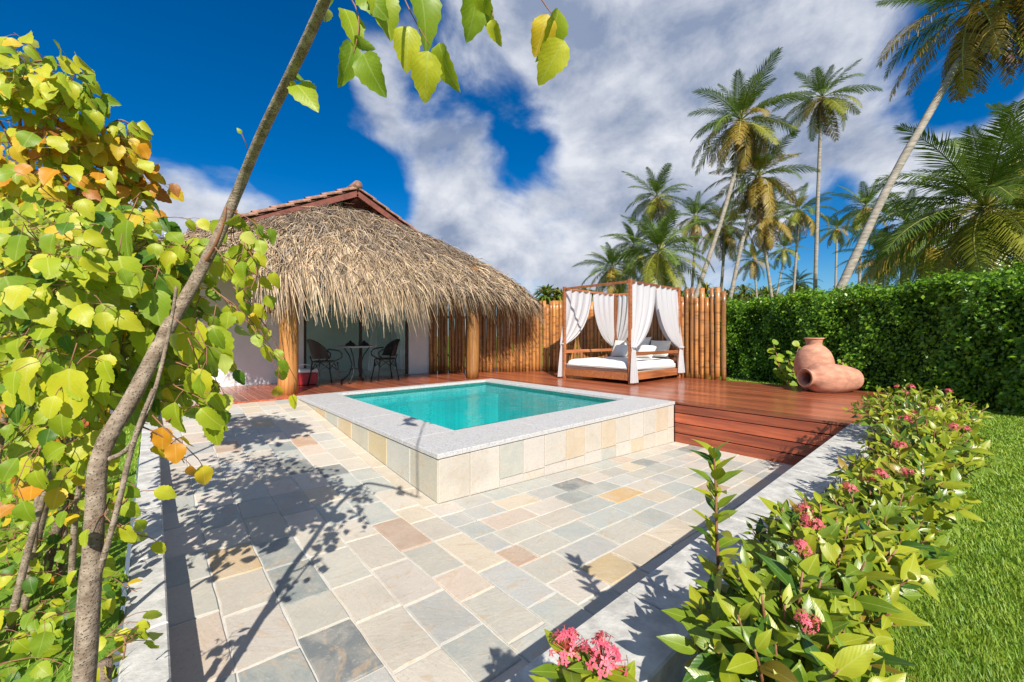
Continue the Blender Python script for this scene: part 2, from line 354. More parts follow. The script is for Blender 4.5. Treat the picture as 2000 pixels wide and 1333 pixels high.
# ------------------------------------------------------------------ mesh helpers
class MB:
    def __init__(s): s.v = []; s.f = []; s.m = []; s.uv = {}; s.mi = 0
    def quad(s, *p):
        i = len(s.v); s.v += [tuple(q) for q in p]; s.f.append(tuple(range(i, i+len(p)))); s.m.append(s.mi)
    def box(s, lo, hi, bev=0.0, rot=None, piv=None):
        lo = Vector(lo); hi = Vector(hi)
        i = len(s.v)
        b = min(bev, *(abs((hi-lo)[k])*.45 for k in range(3))) if bev else 0
        if not b:
            pts = [Vector((x, y, z)) for z in (lo.z, hi.z) for y in (lo.y, hi.y) for x in (lo.x, hi.x)]
            fs = [(0, 2, 3, 1), (4, 5, 7, 6), (0, 1, 5, 4), (2, 6, 7, 3), (0, 4, 6, 2), (1, 3, 7, 5)]
        else:
            pts = []; fs = []
            idx = {}
            for sx in (0, 1):
                for sy in (0, 1):
                    for sz in (0, 1):
                        cn = Vector((hi.x if sx else lo.x, hi.y if sy else lo.y, hi.z if sz else lo.z))
                        inn = Vector((-b if sx else b, -b if sy else b, -b if sz else b))
                        for ax in range(3):
                            q = cn + inn; q[ax] = cn[ax]
                            idx[(sx, sy, sz, ax)] = len(pts); pts.append(q)
            I = idx
            fs.append((I[0,0,0,0], I[0,0,1,0], I[0,1,1,0], I[0,1,0,0])); fs.append((I[1,0,0,0], I[1,1,0,0], I[1,1,1,0], I[1,0,1,0]))
            fs.append((I[0,0,0,1], I[1,0,0,1], I[1,0,1,1], I[0,0,1,1])); fs.append((I[0,1,0,1], I[0,1,1,1], I[1,1,1,1], I[1,1,0,1]))
            fs.append((I[0,0,0,2], I[0,1,0,2], I[1,1,0,2], I[1,0,0,2])); fs.append((I[0,0,1,2], I[1,0,1,2], I[1,1,1,2], I[0,1,1,2]))
            for a in (0, 1):
                for c in (0, 1):
                    fs.append((I[0,a,c,1], I[1,a,c,1], I[1,a,c,2], I[0,a,c,2]))
                    fs.append((I[a,0,c,0], I[a,1,c,0], I[a,1,c,2], I[a,0,c,2]))
                    fs.append((I[a,c,0,0], I[a,c,1,0], I[a,c,1,1], I[a,c,0,1]))
                    for e in (0, 1): fs.append((I[a,c,e,0], I[a,c,e,1], I[a,c,e,2]))
        if rot is not None:
            pv = Vector(piv) if piv is not None else (lo+hi)/2
            pts = [pv + rot @ (q-pv) for q in pts]
        s.v += [tuple(q) for q in pts]; s.f += [tuple(i+k for k in f) for f in fs]; s.m += [s.mi]*len(fs)
    def beam(s, a, b, wd, th, bev=0, up=(0, 0, 1)):
        a = Vector(a); b = Vector(b); L = (b-a).length; x = (b-a).normalized(); u = Vector(up)
        y = u.cross(x)
        if y.length < 1e-4: y = Vector((0, 1, 0)).cross(x)
        y.normalize(); z = x.cross(y)
        i = len(s.v); s.box((0, -wd/2, -th/2), (L, wd/2, th/2), bev)
        for k in range(i, len(s.v)):
            q = Vector(s.v[k]); s.v[k] = tuple(a + x*q.x + y*q.y + z*q.z)
    def tube(s, pts, rad, n=8, cap=True, jit=0):
        pts = [Vector(p) for p in pts]
        if not hasattr(rad, '__len__'): rad = [rad]*len(pts)
        i0 = len(s.v); nrm = None
        for k, p in enumerate(pts):
            tg = (pts[min(k+1, len(pts)-1)] - pts[max(k-1, 0)]).normalized()
            if nrm is None:
                nrm = tg.orthogonal().normalized()
            nrm = (nrm - tg*nrm.dot(tg)).normalized(); bn = tg.cross(nrm)
            for j in range(n):
                an = 2*math.pi*j/n; r = rad[k]*(1+rng.uniform(-jit, jit))
                s.v.append(tuple(p + (nrm*math.cos(an) + bn*math.sin(an))*r))
        for k in range(len(pts)-1):
            for j in range(n):
                a = i0+k*n+j; b = i0+k*n+(j+1) % n
                s.f.append((a, b, b+n, a+n)); s.m.append(s.mi)
        if cap:
            s.f.append(tuple(i0+j for j in reversed(range(n)))); s.f.append(tuple(i0+(len(pts)-1)*n+j for j in range(n))); s.m += [s.mi]*2
    def lathe(s, prof, n=24, mat=None, jit=0):
        i0 = len(s.v); mat = mat or Matrix.Identity(4)
        for (r, z) in prof:
            for j in range(n):
                a = 2*math.pi*j/n; rr = r*(1+rng.uniform(-jit, jit))
                s.v.append(tuple(mat @ Vector((rr*math.cos(a), rr*math.sin(a), z))))
        for k in range(len(prof)-1):
            for j in range(n):
                a = i0+k*n+j; b = i0+k*n+(j+1) % n
                s.f.append((a, b, b+n, a+n)); s.m.append(s.mi)
    def grid(s, P, nu, nv):
        i0 = len(s.v)
        for a in range(nu+1):
            for b in range(nv+1): s.v.append(tuple(P(a/nu, b/nv)))
        for a in range(nu):
            for b in range(nv):
                k = i0+a*(nv+1)+b; s.f.append((k, k+nv+1, k+nv+2, k+1)); s.m.append(s.mi)
    def mesh(s, name, mats, smooth=False, center=True):
        vs = np.array(s.v, dtype=float).reshape(-1, 3)
        c = (vs.max(0)+vs.min(0))/2 if center else np.zeros(3)
        me = bpy.data.meshes.new(name); me.from_pydata((vs-c).tolist(), [], s.f)
        for m in (mats if isinstance(mats, (list, tuple)) else [mats]): me.materials.append(m)
        if any(s.m): me.polygons.foreach_set('material_index', s.m)
        if smooth: me.polygons.foreach_set('use_smooth', [True]*len(s.f))
        me.update(); return me, Vector(c)
    def build(s, name, mats, parent=None, smooth=False, color=None):
        me, c = s.mesh(name, mats, smooth)
        return place(name, me, c, parent, color=color)
def wloc(p):
    l = Vector((0, 0, 0))
    while p is not None: l += p.location; p = p.parent
    return l
def place(name, me, loc, parent=None, rot=None, scale=None, color=None):
    o = bpy.data.objects.new(name, me); col.objects.link(o)
    if parent is not None:
        o.parent = parent; loc = Vector(loc) - wloc(parent)
    o.location = loc
    if rot is not None:
        if isinstance(rot, Quaternion): o.rotation_mode = 'QUATERNION'; o.rotation_quaternion = rot
        else: o.rotation_euler = rot
    if scale is not None: o.scale = (scale,)*3 if not hasattr(scale, '__len__') else scale
    if color is not None: o.color = (*color, 1)
    return o
def tag(o, label=None, cat=None, group=None, kind=None):
    if label: o['label'] = label
    if cat: o['category'] = cat
    if group: o['group'] = group
    if kind: o['kind'] = kind
    return o
def thing(name, loc, label, cat, group=None):
    o = bpy.data.objects.new(name, None); o.empty_display_size = .2; col.objects.link(o); o.location = loc
    return tag(o, label, cat, group)
def npmesh(name, V, Q, mats, mi=None, uv=None, smooth=False):
    """V (n,3), Q (m,k) faces of k corners"""
    me = bpy.data.meshes.new(name); k = Q.shape[1]
    me.vertices.add(len(V)); me.vertices.foreach_set('co', np.ascontiguousarray(V, dtype=np.float32).ravel())
    me.loops.add(Q.size); me.loops.foreach_set('vertex_index', np.ascontiguousarray(Q, dtype=np.int32).ravel())
    me.polygons.add(len(Q)); me.polygons.foreach_set('loop_start', np.arange(0, Q.size, k, dtype=np.int32))
    for m in mats: me.materials.append(m)
    if mi is not None: me.polygons.foreach_set('material_index', np.ascontiguousarray(mi, dtype=np.int32))
    if uv is not None:
        l = me.uv_layers.new(name='UVMap'); l.data.foreach_set('uv', np.ascontiguousarray(uv, dtype=np.float32).ravel())
    me.update(calc_edges=True); return me

# ------------------------------------------------------------------ ground
LAWN_Z = -.15
PX0, PX1, PY0, PY1 = 1.70, 5.60, 2.80, 7.0          # pool outline
def zp(x, y):
    z0 = -.31 - .046*max(min(x, 5.8), 0)
    if y > 2.8 and x <= 1.75:
        k = min((y-2.8)/4.2, 1); k = k*k*(3-2*k)*.35 + k*.65
        z0 = z0 + k*(-.025-z0)
    return z0
def lawn():
    mb = MB()
    xs = [-900, -.10, 5.72, 900]; ys = [-900, .60, 7.05, 900]
    for i in range(3):
        for j in range(3):
            if i == 1 and j == 1: continue
            mb.quad((xs[i], ys[j], LAWN_Z), (xs[i+1], ys[j], LAWN_Z), (xs[i+1], ys[j+1], LAWN_Z), (xs[i], ys[j+1], LAWN_Z))
    o = mb.build('lawn', M['lawn']); tag(o, kind='structure')
lawn()
mb = MB(); mb.box((-.9, .22, LAWN_Z-.1), (6.0, .56, LAWN_Z+.012)); tag(mb.build('planting_bed', M['soil']), kind='structure')
# grout sheet under the stones, following the falls of the terrace
mb = MB()
mb.grid(lambda u, v: (-.02+u*1.76, .62+v*6.4, zp(-.02+u*1.76, .62+v*6.4)-.006), 6, 24)
mb.grid(lambda u, v: (1.74+u*4.0, .62+v*2.6, zp(1.76+u*4.0, min(.62+v*2.6, 2.8))-.006), 8, 6)
paving = mb.build('terrace_paving', M['grout']); tag(paving, kind='structure')
STC = [((.48, .435, .365), 20), ((.44, .42, .36), 17), ((.36, .375, .345), 17), ((.40, .40, .375), 16), ((.51, .435, .33), 7), ((.51, .415, .335), 6),
       ((.26, .285, .27), 7), ((.18, .195, .195), 5), ((.50, .36, .20), 2), ((.42, .30, .22), 1), ((.50, .45, .39), 15)]
STW = sum([[c]*n for c, n in STC], [])
def stone_top(x0, x1, y0, y1, color=None, th=.03):
    """one paving stone with slightly uneven edges lying on the falls"""
    g = .0043; j = .0035
    dz = rng.uniform(-.0015, .0025)
    n = 3
    ring = []
    cs = [(x0+g, y0+g), (x1-g, y0+g), (x1-g, y1-g), (x0+g, y1-g)]
    for k in range(4):
        a = cs[k]; b = cs[(k+1) % 4]
        for t in range(n):
            f = t/n
            px = a[0]+(b[0]-a[0])*f+rng.uniform(-j, j); py = a[1]+(b[1]-a[1])*f+rng.uniform(-j, j)
            ring.append((px, py))
    cxm, cym = (x0+x1)/2, (y0+y1)/2
    mb = MB(); N = len(ring)
    for (px, py) in ring: mb.v.append((px, py, zp(px, py)-th))
    for (px, py) in ring: mb.v.append((px, py, zp(px, py)-.004+dz))
    for (px, py) in ring:
        qx = px+(cxm-px)*.035; qy = py+(cym-py)*.035; mb.v.append((qx, qy, zp(qx, qy)+dz))
    for k in range(N):
        k2 = (k+1) % N
        mb.f.append((k, k2, N+k2, N+k)); mb.f.append((N+k, N+k2, 2*N+k2, 2*N+k))
    mb.f.append(tuple(2*N+k for k in range(N))); mb.m = [0]*len(mb.f)
    c = color or rng.choice(STW); s = rng.uniform(.9, 1.12)
    mb.build('paving_stone', M['stone'], paving, color=tuple(min(1, v*s) for v in c))
def pave():
    xs = [.01, .235, .458, .68, .902, 1.13, 1.355, 1.575]
    for i in range(len(xs)-1):
        y = .62+rng.uniform(.08, .3)
        ys = [.62]
        while y < 6.85:
            ys.append(y); y += rng.choice([.27, .33, .36, .40, .46]) if y < 2.6 else rng.choice([.26, .30, .34, .38])
        ys.append(7.0)
        for a, b in zip(ys, ys[1:]):
            c = None
            if i == 5 and a < 4.7 < b: c = (.40, .26, .17)
            if i == 4 and a < 5.6 < b: c = (.44, .34, .22)
            if i == 4 and a < 4.0 < b: c = (.15, .165, .16)
            stone_top(xs[i], xs[i+1], a, b, c)
    y = 2.8
    while y < 6.9:
        b = min(y+rng.uniform(.35, .6), 7.0)
        stone_top(1.575, 1.697, y, b, (.5, .44, .35)); y = b
    ys = [.62, .85, 1.065, 1.28, 1.5, 1.72, 1.935, 2.15, 2.365, 2.58, 2.797]
    for i in range(len(ys)-1):
        x = 1.575; first = True
        while x < 5.64:
            b = x+(rng.uniform(.12, .34) if first else rng.choice([.30, .34, .38, .42])); first = False
            if b > 5.5: b = 5.645
            c = None
            if i == 6 and x < 2.95 < b: c = (.52, .34, .15)
            if i == 3 and x < 2.0 < b: c = (.53, .40, .22)
            stone_top(x, b, ys[i], ys[i+1], c); x = b
rng.seed(41); pave()

# low retaining walls along two sides of the terrace
def low_wall_right():
    t = thing('low_wall', (2.4, .7, -.7), 'straight pale stone garden wall beside the flowering shrubs, running to the deck corner', 'wall')
    mb = MB(); mb.box((-1.6, .60, -.75), (5.68, .835, -.042)); mb.build('wall_core', M['kerb'], t)
    x = -1.6
    while x < 5.6:
        b = min(x+rng.uniform(.85, 1.25), 5.68)
        if 5.68-b < .3: b = 5.68
        mb = MB(); mb.box((x+.003, .585, -.04), (b-.003, .85, 0), .006); mb.build('cap_stone', M['kerb'], t); x = b
rng.seed(42); low_wall_right()
def low_wall_left():
    t = thing('low_wall', (-.04, 3.5, -.7), 'narrow pale stone kerb under the leafy shrubs at the terrace edge', 'wall')
    def zt(y): return zp(.05, y)+.15-.09*max(0, (y-2.8)/4.2)
    y = .2
    while y < 6.95:
        b = min(y+rng.uniform(.55, .8), 7.0)
        if 7.0-b < .3: b = 7.0
        mb = MB()
        x0, x1 = -.085, .045
        p = [(x0, y+.003), (x1, y+.003), (x1, b-.003), (x0, b-.003)]
        for (px, py) in p: mb.v.append((px, py, -.75))
        for (px, py) in p: mb.v.append((px, py, zt(py)-.006))
        for (px, py) in p: mb.v.append((px+(.006 if px < 0 else -.006), py+(.005 if py < (y+b)/2 else -.005), zt(py)))
        for k in range(4):
            k2 = (k+1) % 4; mb.f += [(k, k2, 4+k2, 4+k), (4+k, 4+k2, 8+k2, 8+k)]
        mb.f.append((8, 9, 10, 11)); mb.m = [0]*len(mb.f)
        mb.build('kerb_stone', M['kerb'], t); y = b
rng.seed(43); low_wall_left()

# ------------------------------------------------------------------ pool
def pool():
    t = thing('plunge_pool', (3.6, 4.9, -.6), 'square raised plunge pool with grey granite coping and pale stone sides', 'pool')
    IX0, IX1, IY0, IY1 = 2.25, 5.30, 3.40, 6.82
    mb = MB()
    mb.quad((IX0, IY0, -.82), (IX1, IY0, -.82), (IX1, IY1, -.82), (IX0, IY1, -.82))
    for a, b in (((IX0, IY0), (IX1, IY0)), ((IX1, IY0), (IX1, IY1)), ((IX1, IY1), (IX0, IY1)), ((IX0, IY1), (IX0, IY0))):
        mb.mi = 0; mb.quad((*a, -.82), (*b, -.82), (*b, -.10), (*a, -.10)); mb.mi = 1; mb.quad((*a, -.10), (*b, -.10), (*b, -.031), (*a, -.031)); mb.mi = 0
    mb.box((IX0+.001, IY1-.42, -.81), (IX1-.001, IY1-.001, -.24))       # bench along the far side
    mb.build('basin', [M['basin'], M['band']], t)
    mb = MB()
    mb.box((PX0+.011, PY0+.011, -1.3), (IX0-.002, PY1, -.032)); mb.box((IX1+.002, PY0+.011, -1.3), (PX1-.03, PY1, -.032))
    mb.box((IX0-.002, PY0+.011, -1.3), (IX1+.002, IY0-.002, -.032)); mb.box((IX0-.002, IY1+.002, -1.3), (IX1+.002, PY1, -.032))
    mb.build('wall_core', M['grout'], t)
    # coping slabs
    def slab(x0, y0, x1, y1):
        mb = MB(); mb.box((x0+.0012, y0+.0012, -.03), (x1-.0012, y1-.0012, .012), .004); mb.build('coping_slab', M['granite'], t)
    ox0, ox1, oy0, oy1 = PX0-.012, PX1+.012, PY0-.012, PY1+.01
    for a, b in zip([ox0, 3.0, 4.35], [3.0, 4.35, ox1]): slab(a, oy0, b, IY0)
    for a, b in zip([IY0, 4.6, 5.8], [4.6, 5.8, oy1]): slab(ox0, a, IX0, b)
    for a, b in zip([IY0, 4.6, 5.8], [4.6, 5.8, oy1]): slab(IX1, a, ox1, b)
    for a, b in zip([IX0, 3.7], [3.7, IX1]): slab(a, IY1, b, oy1)
    # cladding of the front (two courses) and of the left side (one course)
    PAL = [(.47, .43, .37), (.46, .42, .36), (.37, .375, .34), (.47, .435, .40), (.47, .385, .28), (.45, .42, .375), (.49, .455, .41)]
    def piece(P, w0, w1, z0a, z0b, z1, c):
        # P(w) -> base point on the wall face ; outwards normal n
        mb = MB(); g = .0035
        nrm, f = P
        d = rng.uniform(0.0, .004)
        pts = [(w0+g, z0a), (w1-g, z0b), (w1-g, z1-g), (w0+g, z1-g)]
        back = [f(q, z) for q, z in pts]
        for q in back: mb.v.append(q)
        for q in back: mb.v.append(tuple(Vector(q)+nrm*(.022+d)))
        cxx = Vector(back[0])*.25+Vector(back[1])*.25+Vector(back[2])*.25+Vector(back[3])*.25
        for q in back:
            qq = Vector(q)+(cxx-Vector(q))*.03+nrm*(.026+d); mb.v.append(tuple(qq))
        for k in range(4):
            k2 = (k+1) % 4; mb.f += [(k, k2, 4+k2, 4+k), (4+k, 4+k2, 8+k2, 8+k)]
        mb.f.append((8, 9, 10, 11)); mb.m = [0]*len(mb.f)
        mb.build('wall_stone', M['stone'], t, color=c)
    front = (Vector((0, -1, 0)), lambda q, z: (q, PY0+.028, z))
    left = (Vector((-1, 0, 0)), lambda q, z: (PX0+.028, q, z))
    x = PX0+.003; k = 0
    while x < PX1-.01:
        b = min(x+rng.choice([.29, .31, .33]), PX1-.003)
        if PX1-b < .15: b = PX1-.003
        zb0, zb1 = zp(x, 2.79), zp(b, 2.79)
        c = PAL[[0, 6, 2, 3, 5, 4, 0, 4, 1, 6, 5, 4][k % 12]]
        if x < 2.3:
            piece(front, x, b, zb0, zb1, -.034, c)
        else:
            zm = -.345-.01*(k % 2)
            piece(front, x, b, zm, zm-.004, -.034, c)
            piece(front, x, b, zb0, zb1, zm-.006, PAL[rng.choice([0, 1, 3, 4, 2, 6])])
        x = b; k += 1
    y = PY0+.006; k = 0
    while y < PY1-.3:
        b = min(y+rng.uniform(.40, .50), PY1)
        c = [(.44, .42, .34), (.46, .46, .41), (.50, .41, .24), (.45, .43, .34), (.52, .40, .23), (.42, .43, .36), (.52, .38, .22), (.45, .43, .36), (.48, .44, .36), (.46, .43, .36)][k % 10]
        piece(left, y, b, zp(1.69, y), zp(1.69, b), -.034, c); y = b; k += 1
    mb = MB(); mb.grid(lambda u, v: (IX0+.001+u*(IX1-IX0-.002), IY0+.001+v*(IY1-IY0-.002), -.066), 2, 2)
    o = mb.build('water', M['water']); tag(o, kind='structure')
rng.seed(44); pool()

# ------------------------------------------------------------------ deck
FENCE = [(5.36, 9.27), (6.4, 8.55), (7.3, 8.05), (8.05, 7.6), (8.75, 6.95), (9.12, 6.2), (9.16, 5.2), (9.14, 3.42)]
def deck():
    t = bpy.data.objects.new('wooden_deck', None); col.objects.link(t); t.location = (7.4, 5, -.3); tag(t, kind='structure')
    pw = .115
    x = -.9
    while x < 9.2:
        b = x+pw
        y0 = .84 if b > PX1+.1 else 7.014
        y1 = 9.28
        if x > 5.3: y1 = 9.6
        if x > 9.2-pw: b = 9.2
        mb = MB(); mb.box((max(x, PX1+.016)+.003 if (y0 < 1 and x < PX1+.016) else x+.003, y0, -.034+rng.uniform(-.0008, .0008)), (b-.003, y1, 0+rng.uniform(-.0012, .0012)-.001), .004)
        mb.build('plank', M['deck'], t); x = b
    z = -.004
    for k in range(4):
        mb = MB(); mb.box((PX1+.014, .845, z-.138), (PX1+.039, PY0+.0, z-.004 if k else -.036), .004); mb.build('riser_board', M['fascia'], t); z -= .145
    mb = MB(); mb.box((PX1+.07, .9, -.75), (9.15, 9.3, -.04)); mb.build('deck_base', M['soil'], t)
    mb = MB(); mb.box((-.85, 7.04, -.6), (5.69, 9.25, -.04)); mb.build('deck_base', M['soil'], t)
    mb = MB(); mb.box((-.9, 6.99+.016, -.2), (PX0-.02, 7.013, -.002)); mb.build('edge_board', M['fascia'], t)
    mb = MB(); mb.box((9.201, .84, -.3), (9.226, 3.4, -.003)); mb.build('edge_board', M['fascia'], t)
rng.seed(45); deck()

# ------------------------------------------------------------------ log fence
def log_fence():
    t = thing('log_fence', (7.8, 7.6, 0), 'upright varnished log fence curving round the deck behind the daybed', 'fence')
    P = [Vector((x, y, 0)) for x, y in FENCE]
    seg = [(P[i+1]-P[i]).length for i in range(len(P)-1)]; tot = sum(seg)
    s = .05; k = 0
    while s < tot:
        d = s; i = 0
        while i < len(seg)-1 and d > seg[i]: d -= seg[i]; i += 1
        p = P[i].lerp(P[i+1], d/seg[i])
        r = rng.uniform(.041, .054)
        h = 1.86+rng.uniform(-.07, .07)
        if p.x < 7.55: h = 2.28+rng.uniform(-.05, .05)
        if s > tot-.95: h = 1.96+rng.uniform(-.16, .14); r = rng.uniform(.042, .056)
        lean = rng.uniform(-.012, .012)
        mb = MB(); pts = []; rad = []
        for q in range(8):
            f = q/7; pts.append(p+Vector((lean*f+rng.uniform(-.004, .004), lean*f, -.03+(h+.03)*f))); rad.append(r*(1+rng.uniform(-.06, .06)))
        mb.tube(pts, rad, 10); mb.build('log', M['log'], t, True)
        s += 2*r+rng.uniform(-.008, .002)+(.016 if s > tot-.95 else 0); k += 1
    mb = MB()
    for zz in (.45, 1.45):
        mb.tube([p+Vector((.075, .06, zz)) for p in P], .03, 8)
    mb.build('rail', M['log'], t, True)
rng.seed(46); log_fence()

# ------------------------------------------------------------------ house
HX0, HX1, HY0, HYB = .15, 5.40, 9.30, 13.5
PEAKX = 3.22; PEAKZ = 4.12; SL = .50
def house():
    t = thing('pool_house', (3.1, 10, 0), 'white pool house with clay tile gable and shaggy thatched porch roof', 'house')
    W = .15; HT = 2.75
    mb = MB()
    mb.box((HX0, HY0, -.03), (2.38, HY0+W, HT)); mb.box((4.80, HY0, -.03), (HX1, HY0+W, HT)); mb.box((2.38, HY0, 2.25), (4.80, HY0+W, HT))
    mb.box((HX0, HY0+W, -.03), (HX0+W, 9.75, HT)); mb.box((HX0, 11.0, -.03), (HX0+W, HYB, HT)); mb.box((HX0, 9.75, -.03), (HX0+W, 11.0, .5)); mb.box((HX0, 9.75, 2.2), (HX0+W, 11.0, HT)); mb.box((HX1-W, HY0+W, -.03), (HX1, 9.62, HT)); mb.box((HX1-W, 11.1, -.03), (HX1, HYB, HT)); mb.box((HX1-W, 9.62, -.03), (HX1, 11.1, .35)); mb.box((HX1-W, 9.62, 2.35), (HX1, 11.1, HT)); mb.box((HX0+W, HYB-W, -.03), (HX1-W, HYB, HT))  # openings in both side walls are added to let daylight into the room
    mb.build('wall', M['wall'], t)
    mb = MB()                                             # gable triangle
    g = [(1.0, HY0+.01, HT), (HX1, HY0+.01, HT), (PEAKX, HY0+.01, PEAKZ-.12)]
    b = [(x, y+W-.02, z) for x, y, z in g]
    mb.quad(*g); mb.quad(*reversed(b)); mb.quad(g[0], g[2], b[2], b[0]); mb.quad(g[2], g[1], b[1], b[2])
    mb.build('gable_wall', M['wall'], t)
    mb = MB(); mb.box((HX0+W, HY0+W, -.02), (HX1-W, HYB-W, .005)); mb.build('room_floor', M['roomfloor'], t)
    mb = MB(); mb.box((HX0+W+.002, 11.2, .006), (HX1-W-.002, 11.25, 2.6)); mb.box((HX0+W+.002, HY0+W+.002, 2.6), (HX1-W-.002, HYB-W-.002, 2.64))
    mb.build('room_lining', M['roomwall'], t)
    # sliding glass door
    d = MB(); y = HY0+.04
    for x in (2.385, 3.58, 4.745): d.box((x, y, .0), (x+.06, y+.06, 2.19), .004)
    d.box((2.385, y, 2.19), (4.805, y+.06, 2.245), .004)
    door = d.build('sliding_door', M['frame'], t)
    for a, b in ((2.448, 3.577), (3.643, 4.742)):
        m = MB(); m.box((a, y+.028, .004), (b, y+.034, 2.187)); m.build('pane', M['glass'], door)
    # curtain inside the room
    def cur(side):
        def f(u, v):
            k = min(v/.66, 1); e = k*k*(3-2*k)
            x0, x1, tie = ((4.0, 4.62, 4.05) if side == 0 else (4.58, 5.2, 4.98))
            x = x0+u*(x1-x0); x = x+(tie-x)*(.78 if side == 0 else .42)*e
            if v > .66: x += (u-.5)*.16*(v-.66)/.34
            return (x, 9.80+.03*side+.035*math.sin(u*24+v*2)*(1-.4*k), 2.3-2.2*v)
        return f
    for side in (0, 1):
        m = MB(); m.grid(cur(side), 36, 24); m.build('curtain', M['voile'], t, True)
    # tiled roof
    roof = MB()
    for sgn, xe in ((-1, .35), (1, 6.1)):
        za = PEAKZ; ze = PEAKZ-SL*abs(xe-PEAKX)
        y0, y1 = 8.55, 13.9
        p = [(PEAKX, y0, za-.10), (xe, y0, ze-.10), (xe, y1, ze-.10), (PEAKX, y1, za-.10)]
        q = [(a, b2, c-.035) for a, b2, c in p]
        roof.quad(*(p if sgn < 0 else p[::-1])); roof.quad(*(q[::-1] if sgn < 0 else q))
        roof.quad(p[0], p[1], q[1], q[0])
        roof.beam((PEAKX-sgn*.0, y0-.02, za-.17), (xe, y0-.02, ze-.17), .035, .11)       # barge board
    rf = roof.build('roof', M['roofwood'], t)
    m = MB()
    for k in range(7):
        for sgn in (-1, 1):
            x = PEAKX+sgn*(.0+k*.42)
            if k == 0 and sgn > 0: continue
            zz = PEAKZ-SL*abs(x-PEAKX)-.23
            m.box((x-.045, 8.60, zz-.06), (x+.045, 9.29, zz+.06))
    m.build('purlin', M['roofwood'], rf)
    tm = MB(); L = .40; Wd = .215                     # one curved clay tile running down the slope
    for side in (0, 1):
        def P(u, v, side=side):
            a = math.pi*v; rr = (Wd/2)*(1-.12*u)
            return (u*L, -math.cos(a)*rr, math.sin(a)*rr*.55+.0-(.014 if side else 0))
        tm.grid(P, 1, 6)
    tme, tc_ = tm.mesh('roof_tile', M['rooftile'], True, center=False)
    ang = math.atan(SL); step = .33*math.cos(ang)
    for sgn in (-1, 1):
        nrow = 9 if sgn < 0 else 9
        for r_ in range(nrow):
            for c_ in range(14):
                x = PEAKX+sgn*(.03+r_*step); y = 8.60+c_*.225; z = PEAKZ-SL*abs(x-PEAKX)-.055
                rot = Euler((0, ang-.09, 0)) if sgn > 0 else Euler((0, ang-.09, math.pi))
                o = place('roof_tile', tme, (x, y, z), rf, rot)
    m = MB()
    for c_ in range(14):
        y = 8.5+c_*.36
        m.tube([(PEAKX, y, PEAKZ+.0), (PEAKX, y+.40, PEAKZ+.012)], [.10, .09], 10)
    m.build('ridge_cap', M['rooftile'], rf, True)
    # porch posts and beam
    for px, rr in ((1.66, .15), (5.40, .14)):
        m = MB(); pts = []; rad = []
        for k in range(12):
            f = k/11; pts.append((px+.012*math.sin(f*5), 7.42+.01*math.sin(f*7+1), -.01+2.5*f)); rad.append(rr*(1+.035*math.sin(f*9+px))*(1-.05*f))
        m.tube(pts, rad, 16, jit=.025); m.build('porch_column', M['col'], t, True)
    m = MB(); m.beam((1.2, 7.42, 2.2), (7.0, 7.42, 2.02), .14, .16, .01); m.beam((1.66, 7.42, 2.3), (1.66, 9.3, 2.9), .10, .12); m.beam((5.4, 7.42, 2.2), (5.4, 9.3, 2.6), .10, .12)
    m.beam((6.9, 7.42, 2.02), (6.9, 9.0, 2.02), .1, .12)
    m.build('porch_beam', M['roofwood'], t)
    thatch(t)
